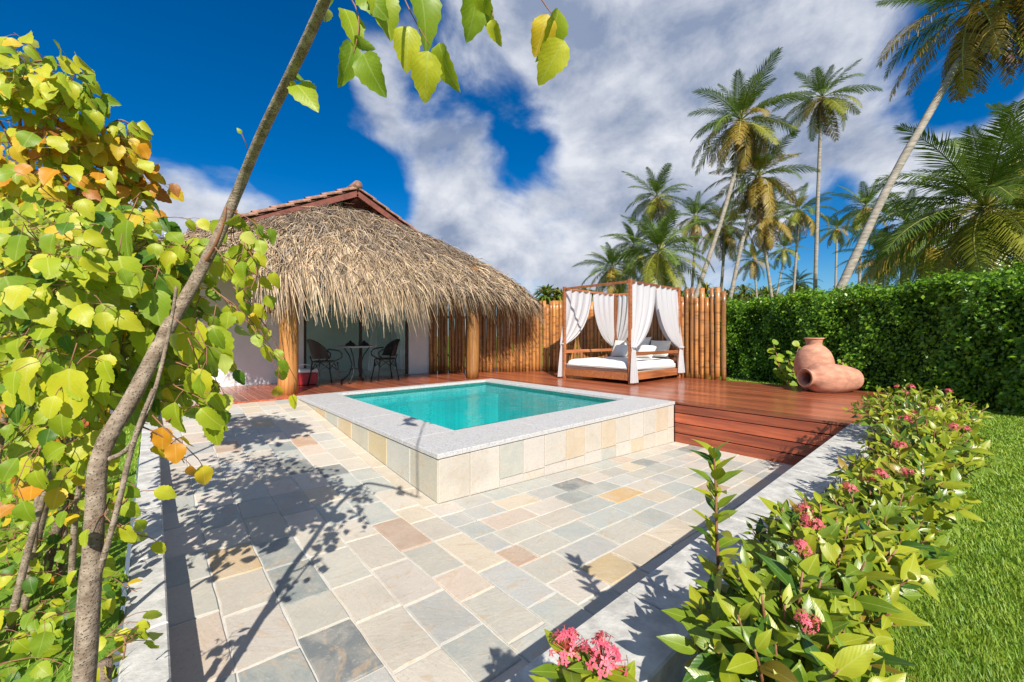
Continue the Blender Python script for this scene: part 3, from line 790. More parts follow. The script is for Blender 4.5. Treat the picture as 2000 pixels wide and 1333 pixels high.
def thatch(t):
    A = [Vector((2.15, 9.12, 3.16)), Vector((2.5, 8.9, 3.44)), Vector((2.75, 8.75, 3.62)), Vector((3.45, 8.75, 3.62)), Vector((3.85, 9.0, 3.55))]
    E = [Vector((-.75, 9.3, 2.22)), Vector((.02, 7.38, 2.16)), Vector((1.10, 6.95, 2.12)), Vector((7.15, 6.95, 1.93)), Vector((7.75, 8.9, 1.90))]  # first eave points pushed outward so the thatch shades the white wall
    segs = [(0, 1, .14), (1, 2, .12), (2, 3, .54), (3, 4, .20)]
    def base(s):
        acc_ = 0
        for a, b, l in segs:
            if s <= acc_+l+1e-9:
                f = (s-acc_)/l; return A[a].lerp(A[b], f), E[a].lerp(E[b], f)
            acc_ += l
        return A[-1], E[-1]
    def P(s, v):
        # rounded corners: average of neighbours
        a = Vector(); e = Vector()
        for ds in (-.035, 0, .035):
            q, r_ = base(min(max(s+ds, 0), 1)); a += q/3; e += r_/3
        p = a.lerp(e, v); p.z += .17*math.sin(math.pi*min(v, 1))*min(1, max(.1, (s-.06)/.2))+.05*math.sin(s*23)*v
        if v > .8: p.z -= (v-.8)**2*3.2
        return p
    m = MB(); m.grid(lambda s, v: P(s, v*.98)-Vector((0, 0, .05)), 60, 14); core = m.build('thatch_core', M['thatchcore'], t, True)
    m = MB(); m.grid(lambda s, v: P(1-s, v*.94)-Vector((0, 0, .16)), 60, 10); m.build('thatch_lining', M['thatchcore'], t, True)
    # blades of dry palm leaf: several thousand laid down the slope, then the hanging fringe
    V = []; Q = []; MI = []
    def blade(pts, w, mi, tw):
        i = len(V)
        n = len(pts)
        for k, p in enumerate(pts):
            tg = (pts[min(k+1, n-1)]-pts[max(k-1, 0)]).normalized()
            sd = tg.cross(tw).normalized()*w*(1-.75*(k/(n-1))**2)
            V.append(tuple(p-sd)); V.append(tuple(p+sd))
        for k in range(n-1):
            Q.append((i+2*k, i+2*k+1, i+2*k+3, i+2*k+2)); MI.append(mi)
    N = 21000
    for k in range(N):
        s = rng.random(); v = rng.random()**.8*1.0
        p = P(s, v); p2 = P(s, min(v+.06, 1.05)); dn = (p2-p).normalized()
        ps = P(min(s+.01, 1), v); al = (ps-P(max(s-.01, 0), v)).normalized()
        nr = dn.cross(al); nr = nr if nr.z > 0 else -nr; nr.normalize()
        yaw = rng.gauss(0, .62); d = (dn*math.cos(yaw)+al*math.sin(yaw)).normalized()
        L = rng.uniform(.16, .5); lift = rng.uniform(.0, .26)
        b = p+nr*rng.uniform(-.03, .045)
        pts = [b, b+d*L*.5+nr*lift*L*.7, b+d*L+nr*(lift*.6*L)-UP*.10*L]
        tw = (nr+Vector((rng.uniform(-1, 1), rng.uniform(-1, 1), rng.uniform(-1, 1)))*.7).normalized()
        pn = math.sin(s*31+v*9)+math.sin(s*13-v*17+2); mi = rng.choices([0, 1, 2, 3, 4], ([.8, 3, 5.5, .2, 2.6] if pn > .35 else [2, 3, 3.4, .8, 3.2]) if v < .66 else [3.4, 3, 2.2, 1.8, 1.8])[0]
        blade(pts, rng.uniform(.0028, .0085), mi, tw)
    for k in range(8200):
        s = rng.uniform(.0, 1); v = rng.uniform(.72, 1.0)
        p = P(s, v); p2 = P(s, min(v+.08, 1.05)); dn = (p2-p).normalized()
        out = Vector((dn.x, dn.y, 0)).normalized() if Vector((dn.x, dn.y, 0)).length > 1e-3 else Vector((0, -1, 0))
        al = Vector((-out.y, out.x, 0)); sw = rng.gauss(.16, .17)
        L = rng.uniform(.35, .72) if s > .5 else rng.uniform(.45, 1.0)
        if s < .26: L *= .30
        if rng.random() < .25: L *= .6
        n0 = Vector((out.x*.6, out.y*.6, .8))
        b = p+n0*rng.uniform(-.06, .05)
        d1 = (dn+al*sw).normalized()
        d2 = (dn*.35+al*sw*.9-UP*rng.uniform(.75, 1.1)).normalized()
        pts = [b, b+d1*L*.30, b+d1*L*.42+d2*L*.25, b+d1*L*.46+d2*L*.68]
        tw = (n0+Vector((rng.uniform(-1, 1), rng.uniform(-1, 1), rng.uniform(-1, 1)))*.6).normalized()
        mi = rng.choices([0, 1, 2, 3, 4], [4, 2.4, 1.2, 3.0, 1.2])[0]
        blade(pts, rng.uniform(.004, .0095), mi, tw)
    me = npmesh('thatch', np.array(V), np.array(Q), [M['straw%d' % i] for i in range(5)], np.array(MI))
    o = place('thatch', me, (0, 0, 0), t); o['kind'] = 'stuff'
rng.seed(47); house()
# dried plant hung on the white wall
def wall_hanging():
    c = at(527, 590, 8.0); c.y = HY0-.03
    t = thing('wall_planter', c-Vector((0, 0, .25)), 'small brown dried plant hanging on the white wall behind the left column', 'plant')
    m = MB(); m.lathe([(.0, -.10), (.07, -.09), (.09, .0), (.08, .01)], 12, Matrix.Translation(c+Vector((0, -.07, -.12)))); m.build('pot', M['coco'], t, True)
    V = []; Q = []
    for k in range(90):
        a = rng.uniform(0, 2*math.pi); el = rng.uniform(-.9, 1.2); L = rng.uniform(.1, .26)
        d = Vector((math.cos(a)*math.cos(el), -abs(math.sin(a))*math.cos(el)*.5, math.sin(el))); b = c+Vector((0, -.07, -.1)); sd = d.orthogonal().normalized()*.007
        i = len(V); V += [tuple(b-sd), tuple(b+sd), tuple(b+d*L+sd*.3-UP*.05), tuple(b+d*L-sd*.3-UP*.05)]; Q.append((i, i+1, i+2, i+3))
    me = npmesh('foliage', np.array(V), np.array(Q), [M['p3']]); place('foliage', me, (0, 0, 0), t)
rng.seed(48); wall_hanging()

# ------------------------------------------------------------------ porch furniture
def chair(x, y, ang, label):
    t = thing('bistro_chair', (x, y, 0), label, 'chair', 'wicker chairs at the porch table')
    t.rotation_euler.z = ang
    def bd(m, name, mat, smooth=True):
        me, c = m.mesh(name, mat, smooth); o = bpy.data.objects.new(name, me); col.objects.link(o); o.parent = t; o.location = c
    # local: faces +x ; seat at .45
    m = MB(); m.lathe([(0.001, .445), (.19, .445), (.215, .452), (.215, .468), (.19, .475), (.001, .472)], 20); bd(m, 'seat', M['wicker'])
    for sx, sy in ((1, 1), (1, -1), (-1, 1), (-1, -1)):
        m = MB(); m.tube([(sx*.17, sy*.16, .45), (sx*.19, sy*.18, .22), (sx*.235, sy*.205, 0)], .0135, 8); bd(m, 'leg', M['dark'])
    m = MB()
    def bk(u, v):
        a = math.pi*(.5+1.0*u); r = .225+.03*v
        h = .52+v*.36*math.sin(math.pi*min(max(u, .0), 1))**.45
        return (r*math.cos(a)-.05*v, r*math.sin(a)*1.02, h if v > 0 else .52)
    m.grid(bk, 24, 8); m.grid(lambda u, v: Vector(bk(1-u, v))*1.0+Vector((.012, 0, 0)), 24, 8); bd(m, 'backrest', M['wicker'])
    m = MB(); m.tube([Vector(bk(k/20, 1)) for k in range(21)], .015, 8); bd(m, 'back_frame', M['dark'])
    for sy in (1, -1):
        m = MB(); m.tube([(-.06, sy*.255, .70), (.06, sy*.265, .685), (.17, sy*.26, .66), (.225, sy*.245, .60), (.215, sy*.23, .53), (.15, sy*.21, .49), (.10, sy*.20, .46)], .014, 8); bd(m, 'arm', M['dark'])
        m = MB(); m.tube([(-.17, sy*.16, .45), (-.20, sy*.19, .56)], .013, 8); bd(m, 'strut', M['dark'])
    m = MB()
    for k in range(4):
        a = [(1, 1), (1, -1), (-1, -1), (-1, 1)]; p = a[k]; q = a[(k+1) % 4]
        mid = ((p[0]+q[0])*.09, (p[1]+q[1])*.085, .42)
        m.tube([(p[0]*.185, p[1]*.175, .28), mid, (q[0]*.185, q[1]*.175, .28)], .009, 6)
    bd(m, 'brace', M['dark'])
chair(2.50, 8.30, R(8), 'black wicker armchair left of the porch table, nearer the red cooler')
chair(3.80, 8.46, R(176), 'black wicker armchair right of the porch table, in front of the white curtain')
def table():
    x, y = 3.15, 8.40
    t = thing('bistro_table', (x, y, 0), 'round pale-topped table with curved black metal legs on the porch', 'table')
    m = MB(); m.lathe([(.001, .72), (.36, .72), (.37, .73), (.37, .745), (.36, .75), (.001, .75)], 28, Matrix.Translation((x, y, 0))); m.build('table_top', M['marble'], t, True)
    for k in range(4):
        a = R(45+90*k); d = Vector((math.cos(a), math.sin(a), 0)); b = Vector((x, y, 0))
        m = MB(); m.tube([b+d*.27+UP*.72, b+d*.15+UP*.55, b+d*.09+UP*.36, b+d*.15+UP*.16, b+d*.33], .0125, 8); m.build('leg', M['dark'], t, True)
    m = MB(); m.tube([(x+.12*math.cos(R(10*k)), y+.12*math.sin(R(10*k)), .27) for k in range(37)], .008, 6, False); m.build('ring', M['dark'], t, True)
    for (dx, dy, lb) in ((-.15, -.08, 'dark upturned bowl on the left of the porch table'), (.17, .02, 'dark upturned bowl on the right of the porch table')):
        s = thing('bowl', (x+dx, y+dy, .75), lb, 'bowl', 'bowls on the porch table')
        m = MB(); m.lathe([(.125, 0), (.12, .006), (.001, .006)], 20, Matrix.Translation((x+dx, y+dy, .752))); m.build('plate', M['china'], s, True)
        m = MB(); m.lathe([(.105, .008), (.10, .03), (.07, .06), (.03, .08), (.022, .095), (.012, .11), (.001, .112)], 20, Matrix.Translation((x+dx, y+dy, .752))); m.build('dome', M['china'], s, True)
    m = MB(); m.lathe([(.001, 0), (.032, 0), (.035, .07), (.03, .1), (.018, .11), (.016, .13), (.001, .132)], 14, Matrix.Translation((x+.01, y-.18, .752)))
    tag(m.build('jar', M['china'], None, True), 'small dark jar between the two bowls on the porch table', 'jar')
table()
def cooler():
    x, y = 2.2, 8.62
    t = thing('cool_box', (x, y, 0), 'red cool box with white lid standing by the porch column', 'cool box')
    m = MB(); m.box((x-.22, y-.15, 0), (x+.22, y+.15, .24), .02); m.build('body', M['red'], t)
    m = MB(); m.box((x-.235, y-.165, .242), (x+.235, y+.165, .31), .02); m.build('lid', M['whiteplastic'], t)
    m = MB(); m.tube([(x-.24, y, .2), (x-.25, y, .36), (x, y, .40), (x+.25, y, .36), (x+.24, y, .2)], .011, 8); m.build('handle', M['whiteplastic'], t, True)
cooler()

# ------------------------------------------------------------------ daybed
BX0, BX1, BY0, BY1 = 6.98, 8.98, 4.38, 6.07
def daybed():
    t = thing('daybed', ((BX0+BX1)/2, (BY0+BY1)/2, 0), 'wooden four poster daybed with white curtains tied to its posts', 'daybed')
    H = 2.07; pw = .062
    for x in (BX0, BX1):
        for y in (BY0, BY1):
            m = MB(); m.box((x-pw/2, y-pw/2, 0), (x+pw/2, y+pw/2, H), .004); m.build('post', M['bedwood'], t)
    for a, b in (((BX0, BY0), (BX0, BY1)), ((BX1, BY0), (BX1, BY1)), ((BX0, BY0), (BX1, BY0)), ((BX0, BY1), (BX1, BY1))):
        d = (Vector(b)-Vector(a)).normalized()*(pw/2+.001)
        pa = Vector(a)+d; pb = Vector(b)-d
        m = MB(); m.beam((*pa, H-.05), (*pb, H-.05), .035, .05, .003); m.build('top_rail', M['bedwood'], t)
        m = MB(); m.beam((*pa, .15), (*pb, .15), .035, .15, .004); m.build('bed_rail', M['bedwood'], t)
    for y in (BY0, BY1):
        m = MB(); x0 = BX0+pw/2+.001 if y == BY0 else BX0+pw/2+.001
        m.beam((x0, y, .60), (BX1-pw/2-.001, y, .60), .035, .07, .003); m.build('arm_rail', M['bedwood'], t)
    for k, zz in enumerate((.42, .55, .68)):
        m = MB(); m.beam((BX1, BY0+pw/2+.001, zz), (BX1, BY1-pw/2-.001, zz), .03, .08, .003); m.build('back_slat', M['bedwood'], t)
    m = MB(); m.box((BX0+.03, BY0+.03, .18), (BX1-.03, BY1-.03, .224)); m.build('bed_base', M['bedwood'], t)
    m = MB()
    def mt(u, v):
        # rounded cushion top: superellipse in plan
        x = BX0-.005+u*(BX1-BX0-.03); y = BY0+.045+v*(BY1-BY0-.09)
        e = (1-abs(2*u-1)**14)*(1-abs(2*v-1)**14)
        return (x, y, .30+.145*e**.35+.006*math.sin(u*17+v*5)*math.sin(v*13))
    m.grid(mt, 40, 40); m.box((BX0-.002, BY0+.048, .226), (BX1-.04, BY1-.048, .335), .015); m.build('mattress', M['mattress'], t, True)
    # curtains
    def curtain(A, B, tie, seed, tail=.05, zt=.72, n=34):
        A = Vector(A); B = Vector(B); r2 = random.Random(seed); ph = r2.uniform(0, 6)
        al = (B-A).normalized(); out = Vector((-al.y, al.x, 0))
        cen = Vector(((BX0+BX1)/2, (BY0+BY1)/2, 0)); o_ = ((A+B)/2-cen); o_.z = 0
        if out.dot(o_) < 0: out = -out
        tie = Vector(tie)
        def P(u, v):
            top = A.lerp(B, u)+UP*(H-.03-.035*math.sin(math.pi*u))
            k = v/.68
            fold = math.sin(u*26+ph+v*2.0)*.022+math.sin(u*47+ph*2)*.009
            if v <= .68:
                e = k*k*(3-2*k); e = e*.55+.45*k**4
                far_u = (u if (tie-A).length < (tie-B).length else 1-u)
                hor = top.lerp(tie, e*.94)
                z = top.z+(zt-top.z)*(k+ .16*math.sin(math.pi*k)*far_u)
                w_ = .14*(k**2)
                p = Vector((hor.x, hor.y, z))+al*((u-.5)*w_*1.2)
                return p+out*(fold*(1-.5*k)+.03*k)
            k2 = (v-.68)/.32
            p = Vector((tie.x, tie.y, zt-k2*(zt-tail)))+al*((u-.5)*(.09+.16*k2**.6))
            return p+out*(.03+.02*k2+math.sin(u*20+ph)*(.012+.022*k2))
        m = MB(); m.grid(P, n, 34); c = m.build('curtain', M['cloth'], t, True)
        m = MB(); m.tube([tie+out*.03+Vector((math.cos(q/8*2*math.pi)*.055, math.sin(q/8*2*math.pi)*.055, zt+.005*math.sin(q))) for q in range(9)], .016, 6, False); m.build('tie', M['cloth'], c, True)
    xm = BX0+1.02; g = .045
    curtain((BX0+g, BY1, 0), (xm, BY1, 0), (BX0+.0, BY1+.02, 0), 1, .03, .78)
    curtain((xm+.02, BY1, 0), (BX1-g, BY1, 0), (BX1-.04, BY1, 0), 2, .35)
    curtain((BX1, BY1-g, 0), (BX1, BY1-.62, 0), (BX1, BY1-.04, 0), 3, .35)
    curtain((BX1, BY0+.62, 0), (BX1, BY0+g, 0), (BX1, BY0+.04, 0), 4, .35)
    curtain((BX0+g, BY0, 0), (xm, BY0, 0), (BX0+.03, BY0-.03, 0), 5, .04, .74)
    curtain((xm+.02, BY0, 0), (BX1-g, BY0, 0), (BX1-.0, BY0-.03, 0), 6, .12, .70)
rng.seed(49); daybed()
def pillow(c, sx, sy, th, rot, label, mat='canvas'):
    m = MB()
    def P(sgn):
        def f(u, v):
            a = 2*u-1; b = 2*v-1
            e = max(0, (1-abs(a)**3.2))**.55*max(0, (1-abs(b)**3.2))**.55
            pinch = 1-.10*(1-abs(a)**2)*abs(b)**3
            pinch2 = 1-.10*(1-abs(b)**2)*abs(a)**3
            x, y = (a*pinch2, b*pinch)
            return (x*sx/2, y*sy/2, sgn*(e*th/2+.004*math.sin(a*9+b*4)*e))
        return f
    f1 = P(1); f2 = P(-1)
    m.grid(f1, 16, 16); m.grid(lambda u, v: f2(1-u, v), 16, 16)
    me, cc = m.mesh('pillow', M[mat], True, center=False)
    o = place('pillow', me, c, None, rot); tag(o, label, 'pillow', 'pillows on the daybed')
zb = .445
bx = BX1-.17
for (y, s, lean, lb, mt, dz, dx) in [
        (5.80, .50, 64, 'cream pillow in the far corner of the daybed by the gathered curtain', 'canvas', 0, 0),
        (5.32, .60, 66, 'large white back cushion in the middle of the daybed', 'mattress', 0, .02),
        (4.76, .52, 62, 'cream back cushion near the right hand post of the daybed', 'canvas', 0, 0),
        (5.62, .42, 50, 'small white pillow leaning in front of the corner pillow on the daybed', 'mattress', 0, -.28),
        (4.92, .44, 48, 'small cream pillow lying forward beside the right arm rail of the daybed', 'canvas', 0, -.30)]:
    h = s*.5*math.sin(R(lean))
    pillow(Vector((bx+dx, y, zb+h*.93+dz)), s*.86, s, .17, Euler((0, -R(lean), R(rng.uniform(-7, 7)))), lb, mt)

# ------------------------------------------------------------------ terracotta jars
JAR = [(.001, 0), (.17, 0), (.24, .06), (.33, .24), (.365, .42), (.35, .56), (.29, .69), (.20, .775), (.155, .80), (.148, .83), (.165, .90), (.185, .915), (.185, .93), (.165, .935), (.135, .925), (.12, .83), (.13, .79)]
def jar(loc, rot, sc_, label, prof):
    t = thing('terracotta_jar', loc, label, 'jar', 'terracotta jars on the deck')
    n = 40
    M4 = Matrix.LocRotScale(Vector(loc), rot.to_quaternion(), Vector(sc_ if hasattr(sc_, '__len__') else (sc_,)*3))
    # resample the profile smoothly
    P = prof; rs = []
    for k in range(len(P)-1):
        for q in range(3):
            u = q/3; p0 = P[max(k-1, 0)]; p1 = P[k]; p2 = P[k+1]; p3 = P[min(k+2, len(P)-1)]
            f = lambda a, b, c, d: .5*((2*b)+(-a+c)*u+(2*a-5*b+4*c-d)*u*u+(-a+3*b-3*c+d)*u**3)
            rs.append((max(.001, f(p0[0], p1[0], p2[0], p3[0])), f(p0[1], p1[1], p2[1], p3[1])))
    rs.append(P[-1])
    m = MB(); m.lathe(rs, n, M4, .004); m.build('jar_body', M['terra'], t, True)
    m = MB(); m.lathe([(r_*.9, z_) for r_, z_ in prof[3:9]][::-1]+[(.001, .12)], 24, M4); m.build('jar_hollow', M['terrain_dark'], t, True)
jar((8.72, 1.80, 0), Euler((0, 0, 0)), (.80, .80, .985), 'tall terracotta jar standing upright behind the fallen one', JAR)
# the fallen jar: its mouth points to the pool side of the deck, its foot to the garden
ax = (at(1556, 735, 6.74)-at(1672, 738, 6.92)); ax.z = .045; ax.normalize()
JAR2 = [(.001, 0), (.13, .0), (.185, .035), (.222, .18), (.255, .42), (.275, .58), (.265, .72), (.215, .83), (.15, .89), (.125, .915), (.125, .94), (.15, 1.0), (.165, 1.01), (.15, 1.018), (.118, 1.0), (.10, .94), (.13, .79)]
jar(at(1670, 741, 6.95), ax.to_track_quat('Z', 'Y').to_euler(), .98, 'terracotta jar lying on its side with open mouth towards the pool', JAR2)

# ------------------------------------------------------------------ leaves and plants
def leaf_np(Wd=.78, serr=.05, fold=.20, curl=.28, n=12, wave=.05, base=.8, seed=0, pw=.72, tipk=.16):
    """unit leaf along +x; returns verts, quads, uv per loop"""
    r2 = random.Random(seed)
    V = []; UVv = []; Q = []
    ph = r2.uniform(0, 6)
    for k in range(n+1):
        t = k/n
        wd = Wd/2*(math.sin(math.pi*t**base))**pw*(1-tipk*max(0, (t-.55)/.45)) if 0 < t < 1 else .004
        s = 1+(serr if k % 2 else -serr)
        zc = -curl*t*t
        wv = wave*math.sin(t*8+ph)
        tt = t+(.018 if (k % 2 and serr) else 0)
        V += [(tt, -wd*s, zc+fold*wd+wv*wd*2), (t, 0, zc), (tt, wd*s, zc+fold*wd-wv*wd*2)]
        hw = wd/Wd
        UVv += [(t, .5-hw), (t, .5), (t, .5+hw)]
    for k in range(n):
        for c in range(2):
            a = 3*k+c; Q.append((a, a+3, a+4, a+1))
    V = np.array(V); Q = np.array(Q); UV = np.array(UVv)[Q]
    return V, Q, UV
BROAD = [leaf_np(.80, .055, .16, .20, 12, .06, .78, 1), leaf_np(.72, .06, .36, .40, 12, .08, .82, 2), leaf_np(.86, .055, .10, .12, 12, .09, .76, 3), leaf_np(.62, .06, .55, .55, 12, .06, .8, 4), leaf_np(.70, .05, .25, .30, 12, .12, .84, 10)]
LANCE = [leaf_np(.42, 0, .22, .22, 8, .04, .86, 5, .85, .3), leaf_np(.46, 0, .32, .42, 8, .05, .90, 6, .85, .3), leaf_np(.38, 0, .20, .06, 8, .03, .84, 7, .85, .3), leaf_np(.44, 0, .45, .30, 8, .05, .84, 9, .85, .3)]
ROUND = [leaf_np(1.0, .0, .12, .12, 8, .05, .9, 8, .5, 0)]
_cache = {}
def leaf_obj_mesh(shape_set, si, mk):
    key = (id(shape_set), si, mk)
    if key not in _cache:
        V, Q, UV = shape_set[si]
        me = npmesh('leaf', V, Q, [M[mk]], None, UV); me.polygons.foreach_set('use_smooth', [True]*len(Q)); _cache[key] = me
    return _cache[key]
def frame(tip, nrm):
    x = tip.normalized(); z = nrm-x*nrm.dot(x)
    if z.length < 1e-4: z = x.orthogonal()
    z.normalize(); y = z.cross(x)
    return Matrix((x, y, z)).transposed()
def put_leaves(root, L, shapes, limit=290, name='leaf'):
    """L: list of (pos, 3x3 frame, size, material key, shape index). The largest as parts, the rest one mass"""
    cp = Vector((0, 0, CAMZ))
    L = sorted(L, key=lambda q: -q[2]/max((q[0]-cp).length, .3))
    for (p, fr, s, mk, si) in L[:limit]:
        place(name, leaf_obj_mesh(shapes, si, mk), p, root, fr.to_quaternion(), s)
    rest = L[limit:]
    if rest:
        VV = []; QQ = []; UU = []; MI = []; keys = sorted({q[3] for q in rest}); off = 0
        for (p, fr, s, mk, si) in rest:
            V, Q, UV = shapes[si]
            VV.append(V @ (np.array(fr).T*s)+np.array(p)); QQ.append(Q+off); UU.append(UV); MI += [keys.index(mk)]*len(Q); off += len(V)
        me = npmesh('foliage', np.vstack(VV), np.vstack(QQ), [M[k] for k in keys], np.array(MI), np.concatenate(UU))
        me.polygons.foreach_set('use_smooth', [True]*len(me.polygons))
        o = place('foliage', me, (0, 0, 0), root); o['kind'] = 'stuff'
TOSUN = -SUNV
def rv(s=1): return Vector((rng.gauss(0, s), rng.gauss(0, s), rng.gauss(0, s)))
def twig_leaves(tw, L, a, d, ln, n, size, pal, droop=.5, facing=1.0, nsh=5, rad=.0022, spread=.045):
    """a twig from a along d with alternate leaves; adds tube to tw and leaves to L"""
    d = d.normalized(); pts = []
    sd = d.cross(UP); sd = sd.normalized() if sd.length > .01 else Vector((1, 0, 0))
    for k in range(5):
        f = k/4; pts.append(a+d*ln*f-UP*droop*ln*f*f*.5+sd*.02*math.sin(f*4+a.x*9))
    tw.tube(pts, [rad*(1-.5*k/4) for k in range(5)], 5)
    for k in range(n):
        f = (k+.7)/n; q = f*4; i = min(int(q), 3); p = pts[i].lerp(pts[i+1], q-i)
        tg = (pts[i+1]-pts[i]).normalized()
        side = sd*(1 if k % 2 else -1)
        if k == n-1: side = sd*.1
        s = size*rng.uniform(.72, 1.2)
        pet = (tg*.5+side*.9+rv(.25)).normalized()
        p2 = p+pet*spread*rng.uniform(.5, 1.1)-UP*.005
        tip = (pet*.55+tg*.35-UP*(.35+droop)*rng.uniform(.6, 1.5)+rv(.22)).normalized()
        nrm = (TOSUN*.9*facing+UP*.25-FW*.3+rv(.52))
        tw.tube([p, p.lerp(p2, .5)+UP*.004, p2], [.0011, .001, .0011], 4, False)
        L.append((p2, frame(tip, nrm), s, rng.choices([c for c, _ in pal], [w_ for _, w_ in pal])[0], rng.randrange(nsh)))
def cluster(tw, L, px, py, d, rx, ry, rd, n, size, pal, anchor=None, droop=.5, per=6, tl=.28):
    c = at(px, py, d)
    anchor = anchor or c
    for k in range(max(1, n//per)):
        while True:
            o = (rng.uniform(-1, 1), rng.uniform(-1, 1), rng.uniform(-1, 1))
            if sum(q*q for q in o) < 1: break
        p = at(px+o[0]*rx, py+o[1]*ry, max(.85, d+o[2]*rd))
        out = (p-anchor); out.z *= .6
        out = (out.normalized() if out.length > .01 else UP)+rv(.45)+UP*.25
        twig_leaves(tw, L, p-out.normalized()*tl*.5, out, tl*rng.uniform(.7, 1.25), per, size, pal, droop)
GRN = [('g0', 5), ('g1', 3.2), ('g2', 3.6), ('g3', 1.0), ('y0', .4)]
YEL = [('y0', 5), ('y1', 2.6), ('g2', 3.4), ('g0', 1.6), ('g1', .7), ('y2', 1.0)]
TOPG = [('g0', 4), ('g2', 4), ('g1', 2.5), ('y0', .8)]
def smoothpath(P, n=5):
    out = []
    for k in range(len(P)-1):
        p0, p1, p2, p3 = P[max(k-1, 0)], P[k], P[k+1], P[min(k+2, len(P)-1)]
        for q in range(n):
            u = q/n
            out.append(.5*((2*p1)+(p2-p0)*u+(2*p0-5*p1+4*p2-p3)*u*u+(3*p1-p0-3*p2+p3)*u**3))
    out.append(P[-1]); return out
def stem(root, px, r0, r1, name='stem', mat='bark', n=8, jit=.03):
    P = smoothpath([at(*q) for q in px]); m = MB()
    N = len(P)
    rr = [r0+(r1-r0)*k/(N-1) for k in range(N)] if not hasattr(r0, '__len__') else list(np.interp(np.linspace(0, 1, N), np.linspace(0, 1, len(r0)), r0))
    m.tube(P, rr, n, True, jit)
    return m.build(name, M[mat], root, True)

def slender_tree():
    base = at(150, 1600, .92)
    t = thing('slender_tree', base, 'slender leaning tree with bare pale trunk and leaves hanging from the top of the frame', 'tree')
    stem(t, [(140, 1600, .91), (163, 1345, .92), (177, 1150, .94), (186, 1000, .96), (198, 885, .99), (262, 770, 1.08), (328, 642, 1.2), (378, 555, 1.28), (425, 465, 1.33), (468, 365, 1.32), (510, 265, 1.18), (568, 145, 1.02), (628, 15, .86), (662, -85, .78), (685, -150, .74)], [.0225, .0205, .0192, .0185, .0183, .0183, .0183, .0175, .0165, .0152, .014, .0125, .011, .0095, .006], None, 'trunk', 'bark', 12, .03)
    stem(t, [(205, 900, .99), (255, 870, 1.0), (300, 770, 1.04), (330, 650, 1.1), (345, 560, 1.12)], .006, .004, 'branch', 'bark')
    stem(t, [(190, 1130, .945), (225, 1010, .96), (262, 860, .99), (300, 760, 1.02)], .0065, .005, 'branch', 'bark')
    stem(t, [(395, 520, 1.31), (420, 480, 1.28), (438, 430, 1.27), (440, 405, 1.27)], .006, .004, 'branch', 'twig')
    # limbs above the frame from which leaves hang into view
    stem(t, [(662, -85, .78), (700, -190, 1.0), (780, -150, 1.5), (900, -90, 1.8), (1010, -70, 1.86), (1100, -60, 1.9)], .008, .004, 'branch', 'bark')
    tw = MB(); L = []
    hang = [((655, -50, 1.7), (700, 30, 1.72), (690, 110, 1.73)), ((770, -50, 1.72), (800, 20, 1.75), (838, 88, 1.76)), ((720, -60, 1.7), (745, -5, 1.72), (742, 25, 1.72)), ((930, -60, 1.8), (955, 0, 1.82), (963, 35, 1.82)), ((1020, -60, 1.86), (1065, 10, 1.88), (1080, 30, 1.88)), ((830, -60, 1.76), (835, -15, 1.77), (842, 0, 1.77))]
    for h in hang:
        P = smoothpath([at(*q) for q in h]); tw.tube(P, [.0042-.0024*k/(len(P)-1) for k in range(len(P))], 6)
    def hl(x, y, d, ln, tipx, tipy, mk, si, turn):
        p = at(x, y, d); q = at(tipx, tipy, d+rng.uniform(-.05, .05)); tip = q-p
        L.append((p, frame(tip, -FW*1.0+RT*turn*1.25+TOSUN*.3), tip.length*1.0, mk, {0: 1, 2: 4}.get(si, si)))
    for a in [(672, 18, 1.72, 0, 705, 75, 'g0', 1, .9), (692, 70, 1.72, 0, 728, 105, 'g1', 3, -.9), (688, 85, 1.73, 0, 682, 150, 'g1', 3, 1.2), (710, 105, 1.73, 0, 735, 172, 'g1', 1, -.4),
              (730, -30, 1.72, 0, 770, 52, 'g0', 1, .5), (700, -30, 1.71, 0, 745, 20, 'g1', 2, -.4), (800, 52, 1.75, 0, 790, 124, 'g2', 0, .1), (836, 100, 1.76, 0, 828, 188, 'g2', 0, .15), (858, 84, 1.76, 0, 872, 168, 'g0', 3, -.7), (818, -20, 1.77, 0, 848, 58, 'g1', 3, .6),
              (932, -20, 1.82, 0, 925, 66, 'g1', 1, .6), (958, 40, 1.82, 0, 972, 82, 'g2', 3, -.5), (940, -25, 1.8, 0, 948, 52, 'g0', 3, -.5), (1070, 28, 1.88, 0, 1050, 102, 'y0', 2, .3), (1090, 18, 1.88, 0, 1078, 108, 'g0', 3, .9), (1103, 80, 1.88, 0, 1055, 152, 'g2', 1, .2),
              (640, -10, .86, 0, 652, 20, 'g1', 1, .3), (632, 10, .86, 0, 645, 34, 'g0', 0, .5), (578, 158, 1.02, 0, 607, 150, 'g1', 1, .2), (580, 166, 1.02, 0, 608, 192, 'g0', 0, .2), (574, 158, 1.02, 0, 572, 178, 'g2', 0, .3), (472, 262, 1.2, 0, 463, 250, 'g0', 0, .2)]:
        hl(*a)
    tw.tube([at(490, 312, 1.25), at(480, 280, 1.22), at(472, 262, 1.2)], .0014, 5)
    # tufts on the trunk and the sprays hanging to the right of it
    A1 = at(450, 420, 1.33)
    cluster(tw, L, 466, 425, 1.33, 30, 26, .08, 22, .052, TOPG, A1, .6, 5, .13)
    cluster(tw, L, 458, 505, 1.34, 40, 30, .10, 26, .054, TOPG, A1, .7, 5, .16)
    cluster(tw, L, 488, 595, 1.34, 26, 66, .08, 18, .052, TOPG, at(430, 470, 1.3), 1.1, 6, .22)
    cluster(tw, L, 380, 670, 1.22, 24, 80, .07, 18, .078, [('g0', 4), ('g1', 3), ('g2', 2)], at(350, 600, 1.2), .9, 4, .17)
